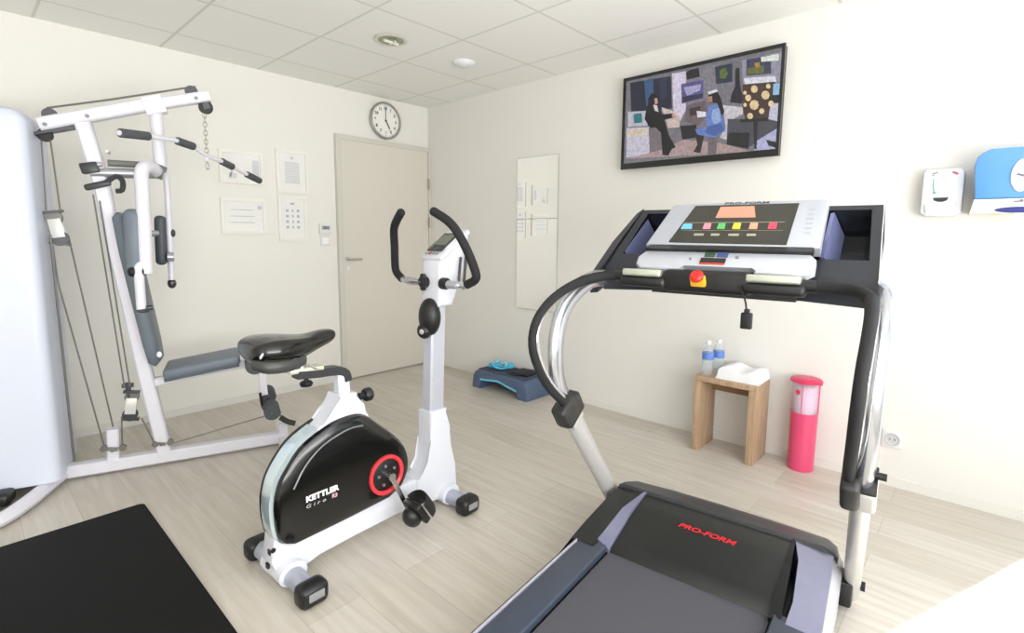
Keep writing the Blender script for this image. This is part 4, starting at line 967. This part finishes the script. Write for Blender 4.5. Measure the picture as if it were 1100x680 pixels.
# ---- console housing with two cup-holder wells
hs = [(-.06,1.085),(-.03,1.128),(.29,1.362),(.335,1.362),(.355,1.33),(.33,1.22),(.06,1.05),(-.06,1.045)]
th_ = math.atan2(.234,.32)
def on(s, lift=0):  # point on the wing slope at parameter s (0..1), lifted normal
    return (-.03+.32*s-math.sin(th_)*lift, 1.128+.234*s+math.cos(th_)*lift)
for s in (-1, 1):
    w = MB()
    ya, yb = s*.235, s*.445     # inner, outer edge of the wing
    yi, yo = s*.255, s*(.415 if s < 0 else .405)
    top = s*.435
    def P3(t_, y, l=0): x, z = on(t_, l); return (x, y, z)
    def tap(y, t_): return y
    outer = [P3(0,ya), P3(0,yb), P3(1,s*.43), P3(1,ya)]
    t0, t1 = .22, .93
    inner = [P3(t0,yi), P3(t0,yo), P3(t1,s*(.400 if s < 0 else .40)), P3(t1,yi)]
    deep = [P3(t0+.08,s*.265,-.10), P3(t0+.08,s*.395,-.10), P3(t1-.05,s*.39,-.10), P3(t1-.05,s*.265,-.10)]
    O_ = [w.bm.verts.new(p) for p in outer]; I_ = [w.bm.verts.new(p) for p in inner]
    for k in range(4): w.bm.faces.new((O_[k], O_[(k+1) % 4], I_[(k+1) % 4], I_[k]))
    # lower body
    low = [(-.05,ya,1.05),(-.05,s*.44,1.04),(.34,s*.43,1.25),(.34,ya,1.25)]
    L2 = [w.bm.verts.new(p) for p in low]
    bk0 = w.bm.verts.new((.345,s*.43,1.345)); bk1 = w.bm.verts.new((.345,ya,1.345))
    w.bm.faces.new((O_[0], L2[0], L2[1], O_[1])); w.bm.faces.new((O_[1], L2[1], L2[2], bk0, O_[2])); w.bm.faces.new((O_[2], bk0, bk1, O_[3])); w.bm.faces.new((bk0, L2[2], L2[3], bk1)); w.bm.faces.new((O_[3], bk1, L2[3], L2[0], O_[0])); w.bm.faces.new((L2[0], L2[3], L2[2], L2[1]))
    w.build('console_wing', mat('wing_black', '20232c', .38), tm, sm=30)
    w = MB(); I2 = [w.bm.verts.new(p) for p in inner]; D2 = [w.bm.verts.new(p) for p in deep]
    for k in range(4): w.bm.faces.new((I2[k], I2[(k+1) % 4], D2[(k+1) % 4], D2[k]))
    w.bm.faces.new(D2); w.build('cup_holder', mat('cup_holder_gloss', '15171c', .18, coat=.5), tm, sm=30)
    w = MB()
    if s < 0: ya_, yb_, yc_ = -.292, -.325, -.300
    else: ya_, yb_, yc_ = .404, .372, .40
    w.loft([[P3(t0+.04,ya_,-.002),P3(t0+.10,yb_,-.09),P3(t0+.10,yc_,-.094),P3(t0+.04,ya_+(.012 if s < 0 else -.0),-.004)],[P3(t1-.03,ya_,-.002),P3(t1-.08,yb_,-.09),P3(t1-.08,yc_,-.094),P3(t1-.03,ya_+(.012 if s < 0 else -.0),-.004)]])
    w.build('cup_holder_reflection', mat('reflection_lilac', '8288b4', .2, .4), tm, sm=30)  # slab added on one well wall to paint its lilac reflection
    # silver outer side panel
    w = MB(); w.loft([[(-.085,s*.447,1.03),(-.08,s*.484,1.025),(-.07,s*.484,1.105),(-.050,s*.447,1.130)],
                      [(.10,s*.446,1.09),(.10,s*.486,1.08),(.11,s*.486,1.225),(.115,s*.446,1.240)],
                      [(.34,s*.434,1.25),(.34,s*.478,1.25),(.33,s*.478,1.352),(.30,s*.434,1.370)]])
    w.build('side_panel', mat('side_panel_silver', 'b4b6c8', .3, .3) if s < 0 else mat('wing_black', '20232c'), tm, sm=30)
w = MB(); w.prism(hs, -.237, .237, 'y'); w.build('console_body', M_tb, tm, sm=30)
# centre panel
c0, c1 = (-.002,1.215), (.136,1.372)
pang = math.atan2(c1[1]-c0[1], c1[0]-c0[0]); pn = (-math.sin(pang), math.cos(pang))
def pp(t_, y, l): return (c0[0]+(c1[0]-c0[0])*t_+pn[0]*l, y, c0[1]+(c1[1]-c0[1])*t_+pn[1]*l)
def slab(poly, l0, l1, name, m, par=tm, bev=0):
    """poly in (y, t) on the centre panel"""
    w = MB(); n = len(poly)
    a = [w.bm.verts.new(pp(t_, y, l0)) for y, t_ in poly]; b_ = [w.bm.verts.new(pp(t_, y, l1)) for y, t_ in poly]
    f = [w.bm.faces.new(a), w.bm.faces.new(b_)]
    for k in range(n): w.bm.faces.new((a[k], a[(k+1) % n], b_[(k+1) % n], b_[k]))
    if bev: bmesh.ops.bevel(w.bm, geom=list({e for ff in f for e in ff.edges}), offset=bev, segments=3, profile=.5, affect='EDGES')
    return w.build(name, m, par, sm=40)
slab([(.292,0),(.240,.97),(.22,1.0),(-.262,1.03),(-.285,1.0),(-.285,0)], -.045, .004, 'centre_panel', mat('console_silver', 'b3b7bf', .32, .25), bev=.006)
slab([(.205,.06),(.150,.93),(-.200,.93),(-.190,.04)], .004, .007, 'display_panel', mat('display_panel_dark', '2b2a20', .15, coat=.4))
slab([(.062,.62),(.056,.88),(-.060,.88),(-.074,.62)], .007, .009, 'lcd_screen', mat('lcd_orange', 'bd8d76', .4, emit=.08))
for y, c in ((.155,'6cb4e0'),(.082,'e88a96'),(.032,'57b060'),(-.020,'dcc23c'),(-.075,'ee9a80'),(-.135,'d8445a')):
    slab([(y+.020,.36),(y+.016,.48),(y-.016,.48),(y-.020,.36)] if y > .1 else [(y+.013,.36),(y+.012,.49),(y-.012,.49),(y-.013,.36)], .007, .010, 'program_button', mat('btn_'+c, c, .35, emit=.05))
w = MB()
def pbar(y0, y1, t0_, t1_):
    w.quad([pp(t0_,y0,.0075),pp(t0_,y1,.0075),pp(t1_,y1,.0075),pp(t1_,y0,.0075)])
for y0, y1 in ((.12,.085),(.06,.03),(-.0,-.035),(-.06,-.09)): pbar(y0, y1, .21, .26)
pbar(.17,-.17,.51,.52); pbar(.17,-.17,.33,.335)
w.build('panel_markings', mat('panel_print', '9c9c84', .5), tm)
w = MB()
for k in range(6): w.quad([pp(.28+.1*k,-.232,.005),pp(.28+.1*k,-.252,.005),pp(.31+.1*k,-.252,.005),pp(.31+.1*k,-.232,.005)])
for k in range(5): w.quad([pp(.3+.1*k,.245-.05*(.3+.1*k),.005),pp(.3+.1*k,.230-.05*(.3+.1*k),.005),pp(.32+.1*k,.230-.05*(.3+.1*k),.005),pp(.32+.1*k,.245-.05*(.3+.1*k),.005)])
w.build('side_markings', mat('side_print', 'a9acb2', .5), tm)
ux, uz = math.cos(pang), math.sin(pang)
x_, y_, z_ = pp(.975,-.03,.0048)
Mx = Matrix(((0, ux, pn[0], x_),(-1, 0, 0, y_),(0, uz, pn[1], z_),(0,0,0,1)))
text('maker_lettering', 'PRO-FORM', .014, mat('print_dark', '4a4c50', .5), tm, (0,0,0), (0,0,0), sx=2.2, bold=.0003, matrix=Mx)
# black ledge and tray
w = MB(); w.prism([(-.055,1.205),(.01,1.222),(.03,1.20),(-.03,1.18)], -.27, .272, 'y', bev=.004); w.build('reading_ledge', M_black, tm)
tr0, tr1 = (-.108,1.135), (-.035,1.198)
tang = math.atan2(tr1[1]-tr0[1], tr1[0]-tr0[0])
w = MB(); M_tray = mat('tray_silver', 'bfc2ca', .3, .2)
poly = [(-.285+.02,.0),(-.12,.0),(-.115,.25),(.115,.25),(.12,.0),(.265,.0),(.288,.2),(.292,.6),(.27,.98),(-.265,.98),(-.285,.7),(-.287,.2)]
tn = (-math.sin(tang), math.cos(tang))
def tp(y, t_, l): return (tr0[0]+(tr1[0]-tr0[0])*t_+tn[0]*l, y, tr0[1]+(tr1[1]-tr0[1])*t_+tn[1]*l)
a = [w.bm.verts.new(tp(y,t_,-.022)) for y, t_ in poly]; b_ = [w.bm.verts.new(tp(y,t_,.004)) for y, t_ in poly]
f = [w.bm.faces.new(a), w.bm.faces.new(b_)]
for k in range(len(poly)): w.bm.faces.new((a[k], a[(k+1) % len(poly)], b_[(k+1) % len(poly)], b_[k]))
bmesh.ops.bevel(w.bm, geom=[e for e in f[1].edges], offset=.006, segments=3, profile=.5, affect='EDGES')
w.build('tray', M_tray, tm, sm=40)
def tkey(y0, y1, t0_, t1_, c, n='tray_button'):
    w = MB(); q = [(y0,t0_),(y1,t0_),(y1,t1_),(y0,t1_)]
    a = [w.bm.verts.new(tp(y,t_,.003)) for y, t_ in q]; b_ = [w.bm.verts.new(tp(y,t_,.008)) for y, t_ in q]
    w.bm.faces.new(a); w.bm.faces.new(b_)
    for k in range(4): w.bm.faces.new((a[k], a[(k+1) % 4], b_[(k+1) % 4], b_[k]))
    w.build(n, mat('key_'+c, c, .4), tm)
tkey(.052,.018,.66,.92,'38503c'); tkey(.012,-.024,.66,.92,'43527c'); tkey(.060,-.022,.34,.58,'1c1a18'); tkey(.060,-.022,.28,.33,'c0442e')
tkey(.10,.092,.5,.56,'7a7e84','tray_mark'); tkey(-.05,-.06,.62,.72,'7a7e84','tray_mark')
# ------------------------------------------------------------------ light
sc = bpy.context.scene
wd = bpy.data.worlds.new('world'); sc.world = wd; wd.use_nodes = True
bg = wd.node_tree.nodes['Background']; bg.inputs[0].default_value = (.86,.93,1,1); bg.inputs[1].default_value = 1.6
def area(name, loc, rot, sx, sy, e, col=(1,1,1)):
    l = bpy.data.lights.new(name, 'AREA'); l.shape = 'RECTANGLE'; l.size = sx; l.size_y = sy; l.energy = e; l.color = col
    o = bpy.data.objects.new(name, l); COL.objects.link(o); o.location = loc; o.rotation_euler = rot; return o
area('window_daylight', (-3.0, YF+.03, 1.32), (PI/2,0,0), 3.6, 1.55, 74, (.985,.99,1))
area('ceiling_fill', (-3.0, YF+.10, .95), (PI/2+.85,0,0), 3.6, .7, 72, (1,.985,.96))  # fill lamp added at the window, tilted up to brighten the ceiling
area('side_window_daylight', (-.03, -4.86, 1.2), (0,PI/2,0), 2.0, .75, 5, (.80,.90,1))
s = bpy.data.lights.new('sun', 'SUN'); s.energy = 5.5; s.angle = .01; s.color = (1,.97,.92)
so = bpy.data.objects.new('sun', s); COL.objects.link(so)
dirv = V((-.93,.36,-1.35)); so.rotation_euler = dirv.to_track_quat('-Z','Y').to_euler()
# ------------------------------------------------------------------ camera
cd = bpy.data.cameras.new('camera'); cam = bpy.data.objects.new('camera', cd); COL.objects.link(cam)
cd.sensor_width = 36; cd.lens = 557.5*36/1100; cd.shift_y = -20/1100; cd.clip_start = .02
Rm = Matrix(((0.67974443,0.08300394,-0.72873716,-3.150395),(-0.73340711,0.08754627,-0.67412881,-4.011227),(0.00784287,0.99269633,0.12038477,1.25),(0,0,0,1)))
cam.matrix_world = Rm
sc.camera = cam
sc.view_settings.view_transform = 'Standard'; sc.view_settings.look = 'None'; sc.view_settings.exposure = 0

# ------------------------------------------------------------------ sub-parts: nest details under the part they belong to
def nest(root, pairs):
    kids = [o for o in bpy.data.objects if o.parent == root]
    def first(n): return next((o for o in kids if o.name.split('.')[0] == n), None)
    for child, par in pairs:
        p = first(par)
        for o in kids:
            if o.name.split('.')[0] == child and p and o != p: o.parent = p
nest(bk, [('display','console_face'),('lcd_panel','console_face'),('button','console_face'),('disc_bolts','crank_disc'),('saddle_rail','saddle'),('saddle_trim','saddle'),('saddle_skirt','saddle'),('slider_knob','seat_slider'),('slider_rail','seat_slider'),('adjust_knob','neck_fairing'),('knob_badge','resistance_knob'),('cover_crease','side_cover'),('frame_sockets','frame_beam')])
nest(tm, [('display_panel','centre_panel'),('lcd_screen','centre_panel'),('program_button','centre_panel'),('panel_markings','centre_panel'),('side_markings','centre_panel'),('tray_button','tray'),('tray_mark','tray'),('stop_button','stop_base'),('safety_key','safety_cord')])
nest(g, [('pulley_bracket','top_beam'),('bolts','top_beam'),('backrest_logo','backrest'),('seat_board','seat_pad'),('pull_pin','pivot_tube'),('adjuster_hook','pivot_tube'),('pulley_housing','leg_lever')])
